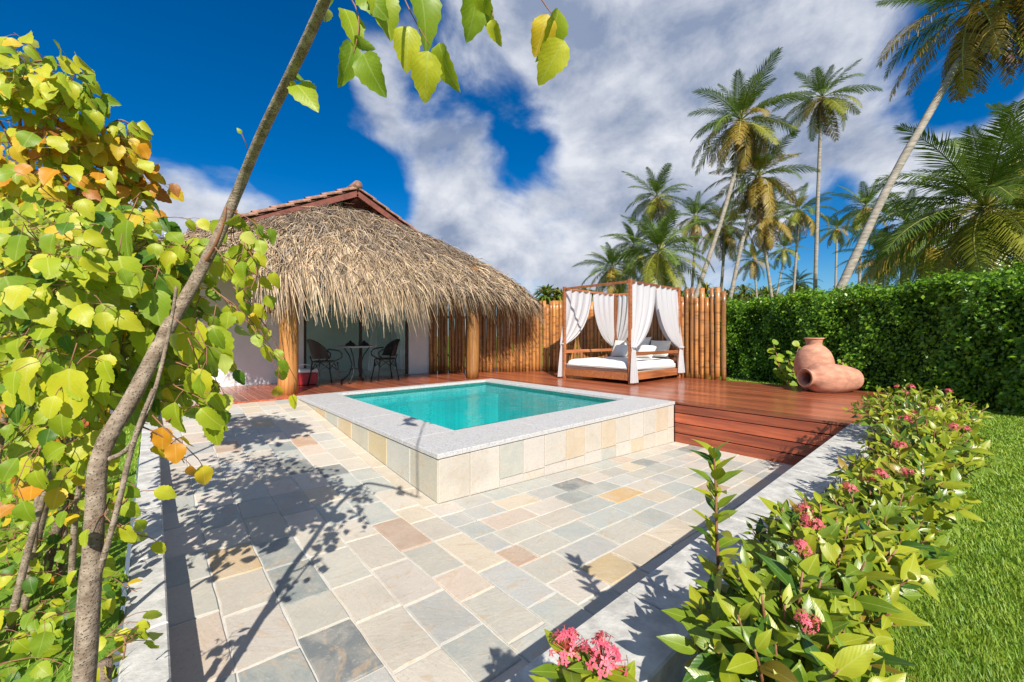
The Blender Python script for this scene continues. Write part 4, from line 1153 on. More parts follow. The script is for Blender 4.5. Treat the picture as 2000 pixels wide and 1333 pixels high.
    cluster(tw, L, 378, 775, 1.18, 24, 26, .07, 10, .078, [('g0', 4), ('g1', 3)], at(340, 700, 1.2), .9, 4, .17)
    cluster(tw, L, 328, 848, 1.06, 20, 24, .04, 6, .06, [('y1', 3), ('y0', 1.2)], at(300, 760, 1.03), .9, 3, .10)
    cluster(tw, L, 345, 490, 1.45, 60, 40, .12, 44, .06, GRN, A1, .6, 5, .16)
    tag(tw.build('twig', M['twig'], t, True), kind='stuff')
    put_leaves(t, L, BROAD)
rng.seed(50); slender_tree()
def leafy_shrub():
    t = thing('leafy_shrub', at(60, 1400, 1.6), 'dense lime green shrub with broad toothed leaves left of the terrace', 'shrub')
    stem(t, [(10, 1350, 1.7), (60, 1100, 1.7), (110, 900, 1.68), (170, 720, 1.62), (215, 560, 1.58), (240, 440, 1.6)], .02, .008)
    stem(t, [(40, 1340, 1.85), (90, 1120, 1.83), (140, 880, 1.8), (120, 700, 1.78), (80, 520, 1.76), (60, 420, 1.76)], .019, .008)
    stem(t, [(-40, 1320, 1.6), (-20, 1000, 1.6), (20, 760, 1.56), (60, 600, 1.5)], .016, .007)
    stem(t, [(140, 1250, 1.9), (190, 1010, 1.9), (230, 800, 1.85), (300, 600, 1.8), (340, 480, 1.8)], .015, .006)
    tw = MB(); L = []
    a = at(170, 700, 1.65)
    cluster(tw, L, 130, 520, 1.25, 130, 120, .20, 149, 0.0623, GRN, a, .6, 6, .22)
    cluster(tw, L, 50, 580, 1.25, 100, 170, .2, 131, 0.0656, GRN, a, .6, 6, .22)
    cluster(tw, L, 280, 470, 1.55, 140, 60, .22, 210, 0.0590, GRN, a, .6, 6, .22)
    cluster(tw, L, 110, 700, 1.35, 120, 120, .25, 177, 0.0640, GRN, a, .7, 6, .22)
    cluster(tw, L, 100, 820, 1.45, 110, 90, .25, 140, 0.0623, [('g1', 4), ('g0', 3), ('g2', 2), ('y0', .8), ('y1', .4)], a, .7, 6, .22)
    cluster(tw, L, 150, 600, 1.8, 210, 210, .28, 585, 0.0672, [('g1', 4), ('g0', 4), ('g3', 2), ('g2', 2), ('y1', .6), ('y0', .8)], a, .6)
    cluster(tw, L, 120, 430, 1.4, 150, 55, .2, 112, 0.0640, GRN, a, .6, 6, .22)
    cluster(tw, L, 235, 640, 1.6, 100, 150, .2, 234, 0.0623, [('g1', 4), ('g0', 3), ('g2', 1)], a, .7, 6, .22)
    cluster(tw, L, 330, 560, 1.6, 70, 90, .15, 128, 0.0607, GRN, a, .6, 6, .2)
    cluster(tw, L, 330, 700, 1.55, 60, 100, .12, 70, 0.0623, GRN, a, .6, 6, .2)
    # a few large leaves close to the camera, faces to the sun
    for (x, y, d, ln, tx, ty, mk, si) in [(180, 490, 1.12, 0, 155, 585, 'g0', 0), (232, 500, 1.15, 0, 250, 575, 'g0', 2), (250, 430, 1.2, 0, 235, 500, 'g1', 0), (135, 720, 1.1, 0, 132, 815, 'g2', 2), (60, 728, 1.12, 0, 45, 790, 'g2', 0), (205, 605, 1.15, 0, 195, 675, 'g1', 0), (300, 565, 1.2, 0, 305, 630, 'g1', 0), (10, 540, 1.15, 0, 38, 615, 'g1', 0), (200, 735, 1.2, 0, 195, 790, 'g0', 0), (290, 640, 1.25, 0, 270, 700, 'g0', 1), (375, 620, 1.3, 0, 360, 710, 'g2', 0), (415, 635, 1.32, 0, 428, 715, 'g0', 1), (130, 870, 1.15, 0, 60, 900, 'g0', 3)]:
        p = at(x, y, d); q = at(tx, ty, d-.02)
        L.append((p, frame(q-p, -FW*.8+TOSUN*.5+rv(.2)), (q-p).length*1.05, mk, si)); tw.tube([p, p+(p-q).normalized()*.05+UP*.02+RT*.02], .0015, 5)
    tag(tw.build('twig', M['twig'], t, True), kind='stuff')
    put_leaves(t, L, BROAD)
rng.seed(51); leafy_shrub()
def yellowing_shrub():
    t = thing('yellowing_shrub', at(40, 900, 2.4), 'tall shrub with yellow and orange ageing leaves behind the green one', 'shrub')
    stem(t, [(30, 960, 2.4), (60, 760, 2.4), (85, 520, 2.35), (98, 330, 2.3), (95, 220, 2.3)], .02, .007, 'stem', 'twig')
    stem(t, [(85, 520, 2.35), (140, 400, 2.3), (190, 280, 2.25), (230, 235, 2.2), (270, 255, 2.18)], .008, .003, 'stem', 'twig')
    stem(t, [(90, 420, 2.33), (40, 260, 2.2), (60, 130, 2.1), (120, 130, 2.05), (165, 145, 2.0)], .009, .003, 'stem', 'twig')
    stem(t, [(40, 300, 2.2), (-30, 180, 2.1), (-20, 90, 2.05)], .007, .003, 'stem', 'twig')
    tw = MB(); L = []
    a = at(70, 420, 2.3)
    cluster(tw, L, 60, 160, 2.05, 100, 62, .18, 108, 0.092, [('g0', 3), ('g2', 4), ('g1', 1.4), ('y0', 1.6)], a, .7)
    cluster(tw, L, 10, 90, 2.0, 45, 38, .15, 36, 0.088, [('g0', 4), ('g2', 3), ('g1', 1)], a, .7)
    cluster(tw, L, 140, 165, 2.02, 50, 35, .1, 36, 0.092, [('g0', 4), ('g1', 2), ('g2', 2)], a, .8)
    cluster(tw, L, 130, 240, 2.2, 120, 60, .2, 108, 0.088, YEL, a, .6)
    cluster(tw, L, 225, 255, 2.18, 60, 26, .1, 36, 0.084, [('y0', 4), ('g2', 3), ('y1', 1)], a, .8)
    cluster(tw, L, 120, 340, 2.3, 150, 80, .25, 225, 0.088, YEL, a, .6)
    cluster(tw, L, 190, 380, 2.4, 120, 60, .25, 135, 0.080, YEL, a, .6)
    cluster(tw, L, 40, 330, 2.1, 90, 80, .2, 108, 0.092, [('g0', 2.6), ('g1', 1.6), ('g2', 2), ('y0', 3.4), ('g3', .5), ('y1', 1.6)], a, .6)
    tag(tw.build('twig', M['twig'], t, True), kind='stuff')
    put_leaves(t, L, BROAD)
rng.seed(52); yellowing_shrub()
def low_shrub():
    t = thing('low_shrub', at(110, 1400, 1.75), 'thicket of small green leaves and thin bare stems below the broad leaved shrub', 'shrub')
    for q in ([(0, 1340, 1.5), (30, 1180, 1.52), (70, 1020, 1.55), (110, 900, 1.58), (130, 840, 1.6)], [(25, 1300, 1.62), (60, 1120, 1.62), (75, 960, 1.63), (100, 860, 1.65)], [(130, 1330, 1.7), (140, 1120, 1.68), (150, 980, 1.66), (170, 880, 1.66)], [(100, 1340, 1.85), (125, 1050, 1.85), (135, 930, 1.83)], [(150, 1330, 1.4), (160, 1150, 1.42), (172, 1080, 1.43), (215, 985, 1.42)]):
        stem(t, q, .0135, .0075)
    m = MB(); m.tube([at(205, 1400, 1.05), at(206, 1325, 1.05), at(206, 1290, 1.05)], [.013, .0125, .014], 10); m.build('cut_stem', M['bark'], t, True)
    tw = MB(); L = []
    a = at(110, 1200, 1.75); U = [('g0', 3.5), ('g1', 4), ('g2', 2), ('g3', 2.2), ('y1', .4), ('y0', .4)]
    cluster(tw, L, 60, 1250, 1.5, 130, 80, .2, 140, .062, U, a, .4, 6, .2)
    cluster(tw, L, 120, 1100, 1.75, 130, 90, .25, 170, .055, U, a, .4, 6, .2)
    cluster(tw, L, 100, 960, 1.85, 120, 70, .25, 130, .06, [('g0', 3.5), ('g1', 3), ('y0', 1.6), ('y1', 1.2), ('y2', .8)], a, .5, 6, .2)
    cluster(tw, L, 40, 1150, 2.1, 110, 150, .3, 200, .06, U, a, .4, 6, .2)
    cluster(tw, L, 225, 1235, 1.08, 42, 35, .05, 15, .05, [('g0', 3), ('g2', 3), ('g1', 2)], at(206, 1290, 1.05), .7, 5, .12)
    cluster(tw, L, 228, 960, .98, 22, 80, .05, 16, .045, [('g0', 3), ('g1', 2), ('g2', 2)], at(190, 1000, .97), .7, 4, .09)
    cluster(tw, L, 90, 1320, 1.35, 130, 40, .12, 60, .06, U, a, .4, 6, .18)
    tag(tw.build('twig', M['twig'], t, True), kind='stuff')
    put_leaves(t, L, BROAD)
rng.seed(53); low_shrub()
# ------------------------------------------------------------------ flowering shrubs beside the low wall
def flower_mesh(kind, seed):
    r2 = random.Random(seed); V = []; Q = []; MI = []
    n = 46 if kind == 'open' else 26
    for k in range(n):
        el = math.acos(1-r2.random()*(.9 if kind == 'open' else .6)); az = r2.uniform(0, 2*math.pi)
        d = Vector((math.sin(el)*math.cos(az), math.sin(el)*math.sin(az), math.cos(el))); L = r2.uniform(.75, 1.05)
        sd = d.orthogonal().normalized(); s2 = d.cross(sd); wv = .018 if kind == 'open' else .022
        i = len(V)
        for a, (p, w_) in enumerate(((d*.1, wv), (d*L, wv*1.3))):
            for q in range(3):
                an = q*2.094; V.append(tuple(p+(sd*math.cos(an)+s2*math.sin(an))*w_))
        for q in range(3): Q.append((i+q, i+(q+1) % 3, i+3+(q+1) % 3, i+3+q)); MI.append(1)
        if kind == 'open':
            for q in range(4):
                an = q*math.pi/2+r2.random(); e = (sd*math.cos(an)+s2*math.sin(an)); f = d.cross(e)
                c = d*L; i = len(V)
                V += [tuple(c), tuple(c+e*.11+f*.06+d*.02), tuple(c+e*.22+d*.0), tuple(c+e*.11-f*.06+d*.02)]; Q.append((i, i+1, i+2, i+3)); MI.append(0)
    return npmesh('flower_head', np.array(V), np.array(Q), [M['pink'], M['coral']], np.array(MI))
FO = [flower_mesh('open', 1), flower_mesh('open', 2)]; FB = [flower_mesh('bud', 3)]
PI_ = [('i0', 4.4), ('i1', 3.4), ('i2', 2.4), ('i3', .3)]
def ixora(base, rx, ry, h, nst, label, size=.115, pal=PI_, flowers=4, seed=0, per=9, limit=290, fs=(.024, .035)):
    t = thing('ixora_shrub', base, label, 'shrub', 'flowering shrubs along the low wall')
    base = Vector(base); tw = MB(); L = []; FL = []; rng.seed(int(seed*97)+5)
    for k in range(nst):
        a = k*2.39996+seed; rr = math.sqrt((k+.5)/nst)
        tipp = base+Vector((math.cos(a)*rx*rr, math.sin(a)*ry*rr, h*(1-.30*rr*rr)*rng.uniform(.82, 1.08)))
        b = base+Vector((math.cos(a)*rx*.25*rr, math.sin(a)*ry*.25*rr, 0))
        P = [b.lerp(tipp, f)+Vector((0, 0, .06*math.sin(f*math.pi))) for f in (0, .3, .6, .85, 1)]
        tw.tube(P, [.0055, .005, .004, .003, .0022], 6)
        tg = (P[-1]-P[-2]).normalized()
        for q in range(per):
            f = 1-.62*(q/per)**1.1; p = b.lerp(tipp, f)+Vector((0, 0, .06*math.sin(f*math.pi)))
            an = q*1.5708*1.02+(q//2)*.3+k
            e = tg.orthogonal().normalized(); g = tg.cross(e); o = e*math.cos(an)+g*math.sin(an)
            up = 1.45-.13*q
            tip = (o+tg*up+rv(.14)).normalized()
            s = size*rng.uniform(.75, 1.15)*(.55 if q < 2 else 1)
            mk = rng.choices([c for c, _ in pal], [w_ for _, w_ in pal])[0]
            if q < 3 and mk == 'i2': mk = 'i1'
            L.append((p+o*.004, frame(tip, tg*1.0-o*.1+TOSUN*.4+rv(.15)), s, mk, rng.randrange(4)))
        if k < nst: FL.append((tipp, tg))
    rng.shuffle(FL)
    FL.sort(key=lambda q: -q[0].z+rng.uniform(-.12, .12))
    for k, (p, tg) in enumerate(FL[:flowers]):
        q = tg.to_track_quat('Z', 'Y')
        place('flower_head', (FO if rng.random() < .72 else FB)[0] if k % 2 else FO[1], p+tg*.005, t, q, rng.uniform(*fs))
    tag(tw.build('branch', M['twig'], t, True), kind='stuff'); put_leaves(t, L, LANCE, limit)
def low_sprig():
    b = at(1135, 1420, .72); b.z = LAWN_Z
    t = thing('ixora_sprig', b, 'small sprig with two pink flower heads at the bottom edge beside the low wall', 'shrub', 'flowering shrubs along the low wall')
    tw = MB(); L = []
    for (x, y, d, fx, fy, r_) in ((1112, 1290, .73, 1104, 1243, .036), (1172, 1308, .69, 1182, 1268, .040), (1215, 1335, .74, 0, 0, 0), (1085, 1338, .76, 0, 0, 0)):
        tp = at(x, y, d); P = [b, b.lerp(tp, .5)+UP*.02, tp]; tw.tube(P, [.005, .004, .003], 6)
        if r_:
            c = at(fx, fy, d); place('flower_head', FO[0 if x < 1150 else 1], tp.lerp(c, .35), t, (c-tp+UP*.02).to_track_quat('Z', 'Y'), r_*1.05)
        for q in range(9):
            an = q*2.399+x; o = RT*math.cos(an)+FW*math.sin(an)
            p = tp-UP*(.012*(q//2)); s_ = rng.uniform(.06, .082)*(1 if r_ else .9)
            L.append((p, frame((o+UP*(.15+.1*(q < 3))+rv(.1)), UP-o*.2+TOSUN*.4+rv(.12)), s_, rng.choice(['i0', 'i1', 'i1', 'i0']), rng.randrange(4)))
    tag(tw.build('branch', M['twig'], t, True), kind='stuff'); put_leaves(t, L, LANCE)
rng.seed(77); low_sprig()
ixora((1.17, .31, LAWN_Z), .26, .20, .50, 50, 'nearest flowering shrub with large glossy leaves and orange buds beside the lawn', .10, PI_, 1, .3)
ixora((1.66, .31, LAWN_Z), .34, .22, .52, 58, 'second nearest flowering shrub, broad and pale green, against the outer face of the low wall', .092, PI_, 3, 1.1)
ixora((2.25, .26, LAWN_Z), .42, .22, .46, 58, 'middle flowering shrub spilling over the lawn edge with few pink flowers', .088, PI_, 3, 2.0)
ixora((2.98, .23, LAWN_Z), .48, .25, .48, 56, 'yellow green flowering shrub behind the middle one, leaning over the wall cap', .095, [('i0', 3), ('i1', 5), ('i2', 1), ('i3', .3)], 3, 2.7)
ixora((3.95, .19, LAWN_Z), .56, .32, .56, 62, 'flowering shrub beside the wooden risers, many pink heads on its lawn side', .09, [('i0', 3), ('i1', 5), ('i2', 1), ('i3', .3)], 8, .9)
ixora((5.15, .33, LAWN_Z), .66, .46, .64, 80, 'farthest flowering shrub, tallest, next to the deck corner and the jars', .09, [('i0', 3), ('i1', 5), ('i2', 1)], 5, 1.7)
def tall_sprig():
    base = at(1412, 1190, 1.2); base.z = LAWN_Z
    t = thing('ixora_sprig', base, 'single tall leafy shoot rising above the other shrubs by the low wall', 'shrub', 'flowering shrubs along the low wall')
    tw = MB(); L = []
    P = [base, at(1405, 1150, 1.2), at(1400, 1050, 1.2), at(1398, 960, 1.2), at(1394, 885, 1.2)]
    P = smoothpath(P); tw.tube(P, [.0065-.004*k/(len(P)-1) for k in range(len(P))], 7)
    n = 30
    for k in range(n):
        f = .22+.78*k/(n-1); i = min(int(f*(len(P)-1)), len(P)-2); p = P[i].lerp(P[i+1], f*(len(P)-1)-i)
        an = (k//2)*1.5+(k % 2)*math.pi+.4
        o = RT*math.cos(an)+FW*math.sin(an)
        tip = (o+UP*(.5+.75*f)+rv(.1)).normalized()
        s = rng.uniform(.075, .10)*(1 if k < n-4 else .75)
        L.append((p, frame(tip, UP-o*.3+TOSUN*.35+rv(.1)), s, rng.choice(['i0', 'i1', 'i1', 'i2']), rng.randrange(4)))
    tag(tw.build('twig', M['twig'], t, True), kind='stuff'); put_leaves(t, L, LANCE)
rng.seed(54); tall_sprig()
def sea_grape(px, py, d, sc_, n, label):
    b = at(px, py, d); b.z = LAWN_Z
    t = thing('sea_grape_plant', b, label, 'plant', 'young plants behind the jars')
    tw = MB(); L = []
    for k in range(n):
        a = k*2.4; tipp = b+Vector((math.cos(a)*.22*sc_, math.sin(a)*.22*sc_, rng.uniform(.5, 1.0)*sc_))
        P = [b, b.lerp(tipp, .5)+UP*.04, tipp]; tw.tube(P, [.012, .009, .005], 6)
        for q in range(9):
            f = .3+.7*q/8; p = b.lerp(tipp, f); an = q*2.4+k; o = Vector((math.cos(an), math.sin(an), .2))
            L.append((p, frame(o+rv(.2), TOSUN+UP*.3-FW*.5+rv(.3)), rng.uniform(.10, .16)*sc_, rng.choice(['sg', 'sg', 'g0', 'g1']), 0))
    tag(tw.build('twig', M['twig'], t, True), kind='stuff'); put_leaves(t, L, ROUND)
sea_grape(1536, 735, 8.0, .98, 7, 'upright plant with round pale leaves left of the standing jar')
sea_grape(1645, 740, 7.6, .72, 5, 'low spreading plant with round pale leaves right of the standing jar')

# ------------------------------------------------------------------ hedge
def hedge():
    rs = np.random.RandomState(3)
    a = np.array([13.2, 6.95]); b = np.array([6.9, -3.87]); L = np.linalg.norm(b-a); d = (b-a)/L
    nrm = np.array([d[1], -d[0]]); 
    if nrm @ (np.array([0, 0])-a) < 0: nrm = -nrm        # towards the garden
    t = thing('hedge', (10.0, 1.5, LAWN_Z), 'long clipped green hedge along the right side of the garden', 'hedge')
    H = 2.0; T = 1.0
    def bulge(s, h): return .10*np.sin(s*2.1+h*1.3)+.09*np.sin(s*5.3-h*2.7)+.07*np.sin(s*11+h*7)+.05*np.sin(s*23-h*15)
    m = MB()
    def core(side):
        def f(u, v):
            s = u*L; p = a+d*s
            ang = math.pi*v
            off = -T/2-math.cos(ang)*(T/2-.22) if False else 0
            prof = [(-.20, 0), (-.16, 1.0), (-.22, 1.72), (-.5, 1.82), (-.8, 1.7), (-.84, 0)]
            q = v*5; i = min(int(q), 4); w_ = q-i
            o = prof[i][0]*(1-w_)+prof[i+1][0]*w_; z = prof[i][1]*(1-w_)+prof[i+1][1]*w_
            o += .5*float(bulge(s, z)); pp = p+nrm*o
            return (pp[0], pp[1], LAWN_Z+z+.25*float(bulge(s, 3)))
        return f
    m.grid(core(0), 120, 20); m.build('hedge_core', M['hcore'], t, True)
    N = 92000
    kind = rs.rand(N)
    s = rs.rand(N)*L; z = np.zeros(N); o = np.zeros(N)
    # nearer end of the hedge gets more leaves
    front = kind < .62; top = ~front
    z[front] = rs.rand(front.sum())**.9*H; o[front] = rs.normal(-.05, .095, front.sum())+bulge(s[front], z[front])
    o[top] = -rs.rand(top.sum())*T+.04; z[top] = H+rs.normal(-.05, .05, top.sum())+.6*bulge(s[top], o[top]*2+3)-.12*(np.abs(o[top]+.5)*2)**4
    z[front] += .3*bulge(s[front], 3)*(z[front]/H)
    shoots = rs.rand(N) < .035; z[shoots & top] += rs.rand((shoots & top).sum())*.14
    z = np.maximum(z, .02)
    P = np.stack([a[0]+d[0]*s+nrm[0]*o, a[1]+d[1]*s+nrm[1]*o, LAWN_Z+z], 1)
    # leaf frames
    nn = np.zeros((N, 3)); nn[front, :2] = nrm; nn[front, 2] = .35; nn[top, 2] = 1
    nn += rs.normal(0, .62, (N, 3)); nn /= np.linalg.norm(nn, axis=1)[:, None]
    tp = rs.normal(0, .6, (N, 3)); tp[:, 2] -= .5; tp[:, :2] += nrm*.4
    tp -= nn*np.sum(tp*nn, 1)[:, None]; tp /= np.linalg.norm(tp, axis=1)[:, None]
    sd = np.cross(nn, tp); sz = rs.uniform(.038, .085, N)[:, None]
    V = np.stack([P, P+tp*sz*.5+sd*sz*.30+nn*sz*.06, P+tp*sz-nn*sz*.1, P+tp*sz*.5-sd*sz*.30+nn*sz*.06], 1).reshape(-1, 3)
    Q = np.arange(4*N).reshape(N, 4)
    r = rs.rand(N); mi = np.where(r < .45, 0, np.where(r < .78, 1, 2)); mi[top] = np.where(r[top] < .5, 0, np.where(r[top] < .62, 1, 2))  # more lime on top: the light from above is put into the leaf colours
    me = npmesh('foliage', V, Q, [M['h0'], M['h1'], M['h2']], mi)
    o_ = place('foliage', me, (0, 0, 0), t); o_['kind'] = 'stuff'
hedge()

# ------------------------------------------------------------------ grass
def grass():
    rs = np.random.RandomState(5)
    def patch(n, fn):
        P = fn(n); return P
    P = []
    n = 460000
    # lawn right of the shrubs out to the hedge, denser near the camera
    r = .7+rs.rand(n)**1.25*9.0; an = rs.uniform(-.95, .16, n)      # angle about the camera from +x axis
    x = r*np.cos(an); y = r*np.sin(an)
    ok = (y < .26+.05*np.sin(x*3)) & (x > .55) | ((x > 9.25) & (y < 3.6)) 
    ok &= ~((x < 9.25) & (y > .31))
    # stop at the hedge
    hx = 8.9+(y+.5)*.583
    ok &= x < hx+.15
    P.append(np.stack([x[ok], y[ok]], 1))
    n2 = 24000
    x = rs.uniform(-3.2, -.082, n2); y = rs.uniform(.6, 6.5, n2); P.append(np.stack([x, y], 1))
    n3 = 6000
    x = rs.uniform(9.25, 11.5, n3); y = rs.uniform(2.5, 5.2, n3); P.append(np.stack([x, y], 1))
    P = np.vstack(P); N = len(P)
    dist = np.linalg.norm(P, axis=1)
    h = rs.uniform(.016, .036, N)*(1+.25*np.sin(P[:, 0]*2.1)*np.sin(P[:, 1]*2.7)); w_ = rs.uniform(.0011, .0023, N)*np.clip(dist/2.2, .9, 3)
    az = rs.uniform(0, 2*np.pi, N); ln = rs.uniform(.2, 1.0, N)*h
    b = np.stack([P[:, 0], P[:, 1], np.full(N, LAWN_Z-.002)], 1)
    sd = np.stack([-np.sin(az), np.cos(az), 0*az], 1)*w_[:, None]; le = np.stack([np.cos(az), np.sin(az), 0*az], 1)
    mid = b+le*(ln*.35)[:, None]+np.array([0, 0, 1])*(h*.6)[:, None]; tp = b+le*ln[:, None]+np.array([0, 0, 1])*h[:, None]
    V = np.stack([b-sd, b+sd, mid+sd*.8, mid-sd*.8, tp+sd*.15, tp-sd*.15], 1).reshape(-1, 3)
    k = np.arange(N)*6
    Q = np.concatenate([np.stack([k, k+1, k+2, k+3], 1), np.stack([k+3, k+2, k+4, k+5], 1)])
    mi = (rs.rand(N) < .4).astype(int); mi = np.concatenate([mi, mi])
    me = npmesh('grass', V, Q, [M['gr0'], M['gr1']], mi)
    o = place('grass', me, (0, 0, 0)); tag(o, 'short green grass growing over the lawn', 'grass', kind='stuff')
grass()

# ------------------------------------------------------------------ palms
def frond_mesh(bend, mat, seed, nst=50, droop=.5, ragged=0):
    r2 = random.Random(seed); V = []; Q = []; MI = []
    pts = []; p = Vector((0, 0, 0)); a = 0
    n = 16
    for k in range(n+1):
        pts.append(p.copy()); an = -bend*(k/n)**1.3
        p = p+Vector((math.cos(an), 0, math.sin(an)))/n
    # rachis
    for k in range(n+1):
        wv = .012*(1-.85*k/n); V += [tuple(pts[k]+Vector((0, -wv, 0))), tuple(pts[k]+Vector((0, 0, wv*.8))), tuple(pts[k]+Vector((0, wv, 0)))]
    for k in range(n):
        for c in (0, 1): Q.append((3*k+c, 3*k+c+1, 3*k+c+4, 3*k+c+3)); MI.append(1)
    for k in range(nst):
        f = .16+.83*k/(nst-1); q = f*n; i = min(int(q), n-1); b = pts[i].lerp(pts[i+1], q-i); tg = (pts[i+1]-pts[i]).normalized()
        nz = Vector((-tg.z, 0, tg.x))
        ll = .30*math.sin(math.pi*min(1, (f-.06)*1.02))**.6*(1-.35*f)
        for sd in (-1, 1):
            if ragged and r2.random() < ragged: continue
            l = ll*r2.uniform(.8, 1.12); d = (Vector((0, sd, 0))*.86+tg*(.45+.5*f)+nz*r2.uniform(-.05, .25)).normalized()
            d2 = (d-Vector((0, 0, 1))*droop*r2.uniform(.6, 1.5)).normalized()
            m1 = b+d*l*.45; m2 = m1+d2*l*.55; w_ = .0088
            wd = tg*w_
            i0 = len(V); V += [tuple(b-wd*.6), tuple(b+wd*.6), tuple(m1+wd), tuple(m1-wd), tuple(m2+wd*.15), tuple(m2-wd*.15)]
            Q += [(i0, i0+1, i0+2, i0+3), (i0+3, i0+2, i0+4, i0+5)]; MI += [0, 0]
    return npmesh('frond', np.array(V), np.array(Q), [M[mat], M['rachis']], np.array(MI))
FR = {'p0': [frond_mesh(b, 'p0', i, droop=dr) for i, (b, dr) in enumerate(((.5, .3), (.9, .5), (1.3, .7), (1.7, .9)))],
      'p1': [frond_mesh(b, 'p1', i+9, droop=dr) for i, (b, dr) in enumerate(((.6, .4), (1.0, .6), (1.5, .9), (1.8, 1.0)))],
      'p2': [frond_mesh(b, 'p2', i+19, droop=dr, ragged=.15) for i, (b, dr) in enumerate(((.8, .6), (1.2, .9), (1.6, 1.1), (1.8, 1.1)))],
      'p3': [frond_mesh(b, 'p3', i+29, droop=dr, ragged=.35) for i, (b, dr) in enumerate(((.5, 1.0), (.9, 1.2), (1.2, 1.2), (1.4, 1.2)))]}
def palm(cx, cy, d, rpx, path, label, n=22, gold=.15, dead=3, tr=.15, seed=0, lean=0, low=-55):
    """crown centre in the photograph, depth, crown radius in photo pixels, trunk points below the crown"""
    r2 = random.Random(seed+100); c = at(cx, cy, d); n = int(n*1.35); dead = int(dead*1.5+1)
    P = [at(x, y, d) for x, y in path]
    last = P[-1]; prev = P[-2] if len(P) > 1 else c
    k = (last-prev); base = last.copy()
    if last.z > LAWN_Z:
        base = last+(k/max(.05, abs(k.z))*(last.z-LAWN_Z) if abs(k.z) > .05 else Vector((0, 0, LAWN_Z-last.z)))
        base.z = LAWN_Z-.02
    t = thing('coconut_palm', base, label, 'palm tree', 'coconut palms beyond the hedge')
    pts = smoothpath([base]+P[::-1]+[c-UP*.05], 6); m = MB(); N = len(pts)
    m.tube(pts, [tr*(1.25 if q < 2 else 1)*(1-.32*q/(N-1))*(1+.03*((q % 2)*2-1)) for q in range(N)], 10); m.build('trunk', M['palmbark'], t, True)
    Lf = rpx/F*d*1.24
    ax = (pts[-1]-pts[-3]).normalized(); ax = (ax*.5+UP).normalized(); tilt = UP.rotation_difference(ax)
    for q in range(n):
        f = q/(n-1); az = q*2.39996+seed; el = R(80-(80-low)*f**.9+r2.uniform(-8, 8))
        pal = 'p0' if f < .62 else ('p2' if r2.random() < gold*2.2 else 'p1')
        if r2.random() < gold*.35: pal = 'p2'
        bi = min(3, int(f*2.2+r2.random()*1.6)) if el > R(-10) else r2.choice([0, 1])
        rot = tilt @ Euler((r2.uniform(-.35, .35), -el, az), 'XYZ').to_quaternion()
        place('frond', FR[pal][bi], c+rot @ Vector((Lf*.02, 0, 0)), t, rot, Lf*r2.uniform(.85, 1.12)*(.75 if f < .12 else 1))
    for q in range(dead):
        az = r2.uniform(0, 6.28); rot = Euler((0, R(62+r2.uniform(-10, 20)), az), 'XYZ').to_quaternion()
        place('frond', FR['p3'][r2.randrange(2)], c-UP*.15, t, rot, Lf*r2.uniform(.6, .95), None)
    m = MB()
    for q in range(7):
        a = q*.9+seed; s = .13
        m.lathe([(.001, -s*1.2), (s*.8, -s*.6), (s, 0), (s*.75, s*.7), (.001, s*1.1)], 8, Matrix.Translation(c+Vector((math.cos(a)*.28, math.sin(a)*.28, -.25-.12*(q % 3)))))
    m.build('coconuts', M['coco'], t, True)
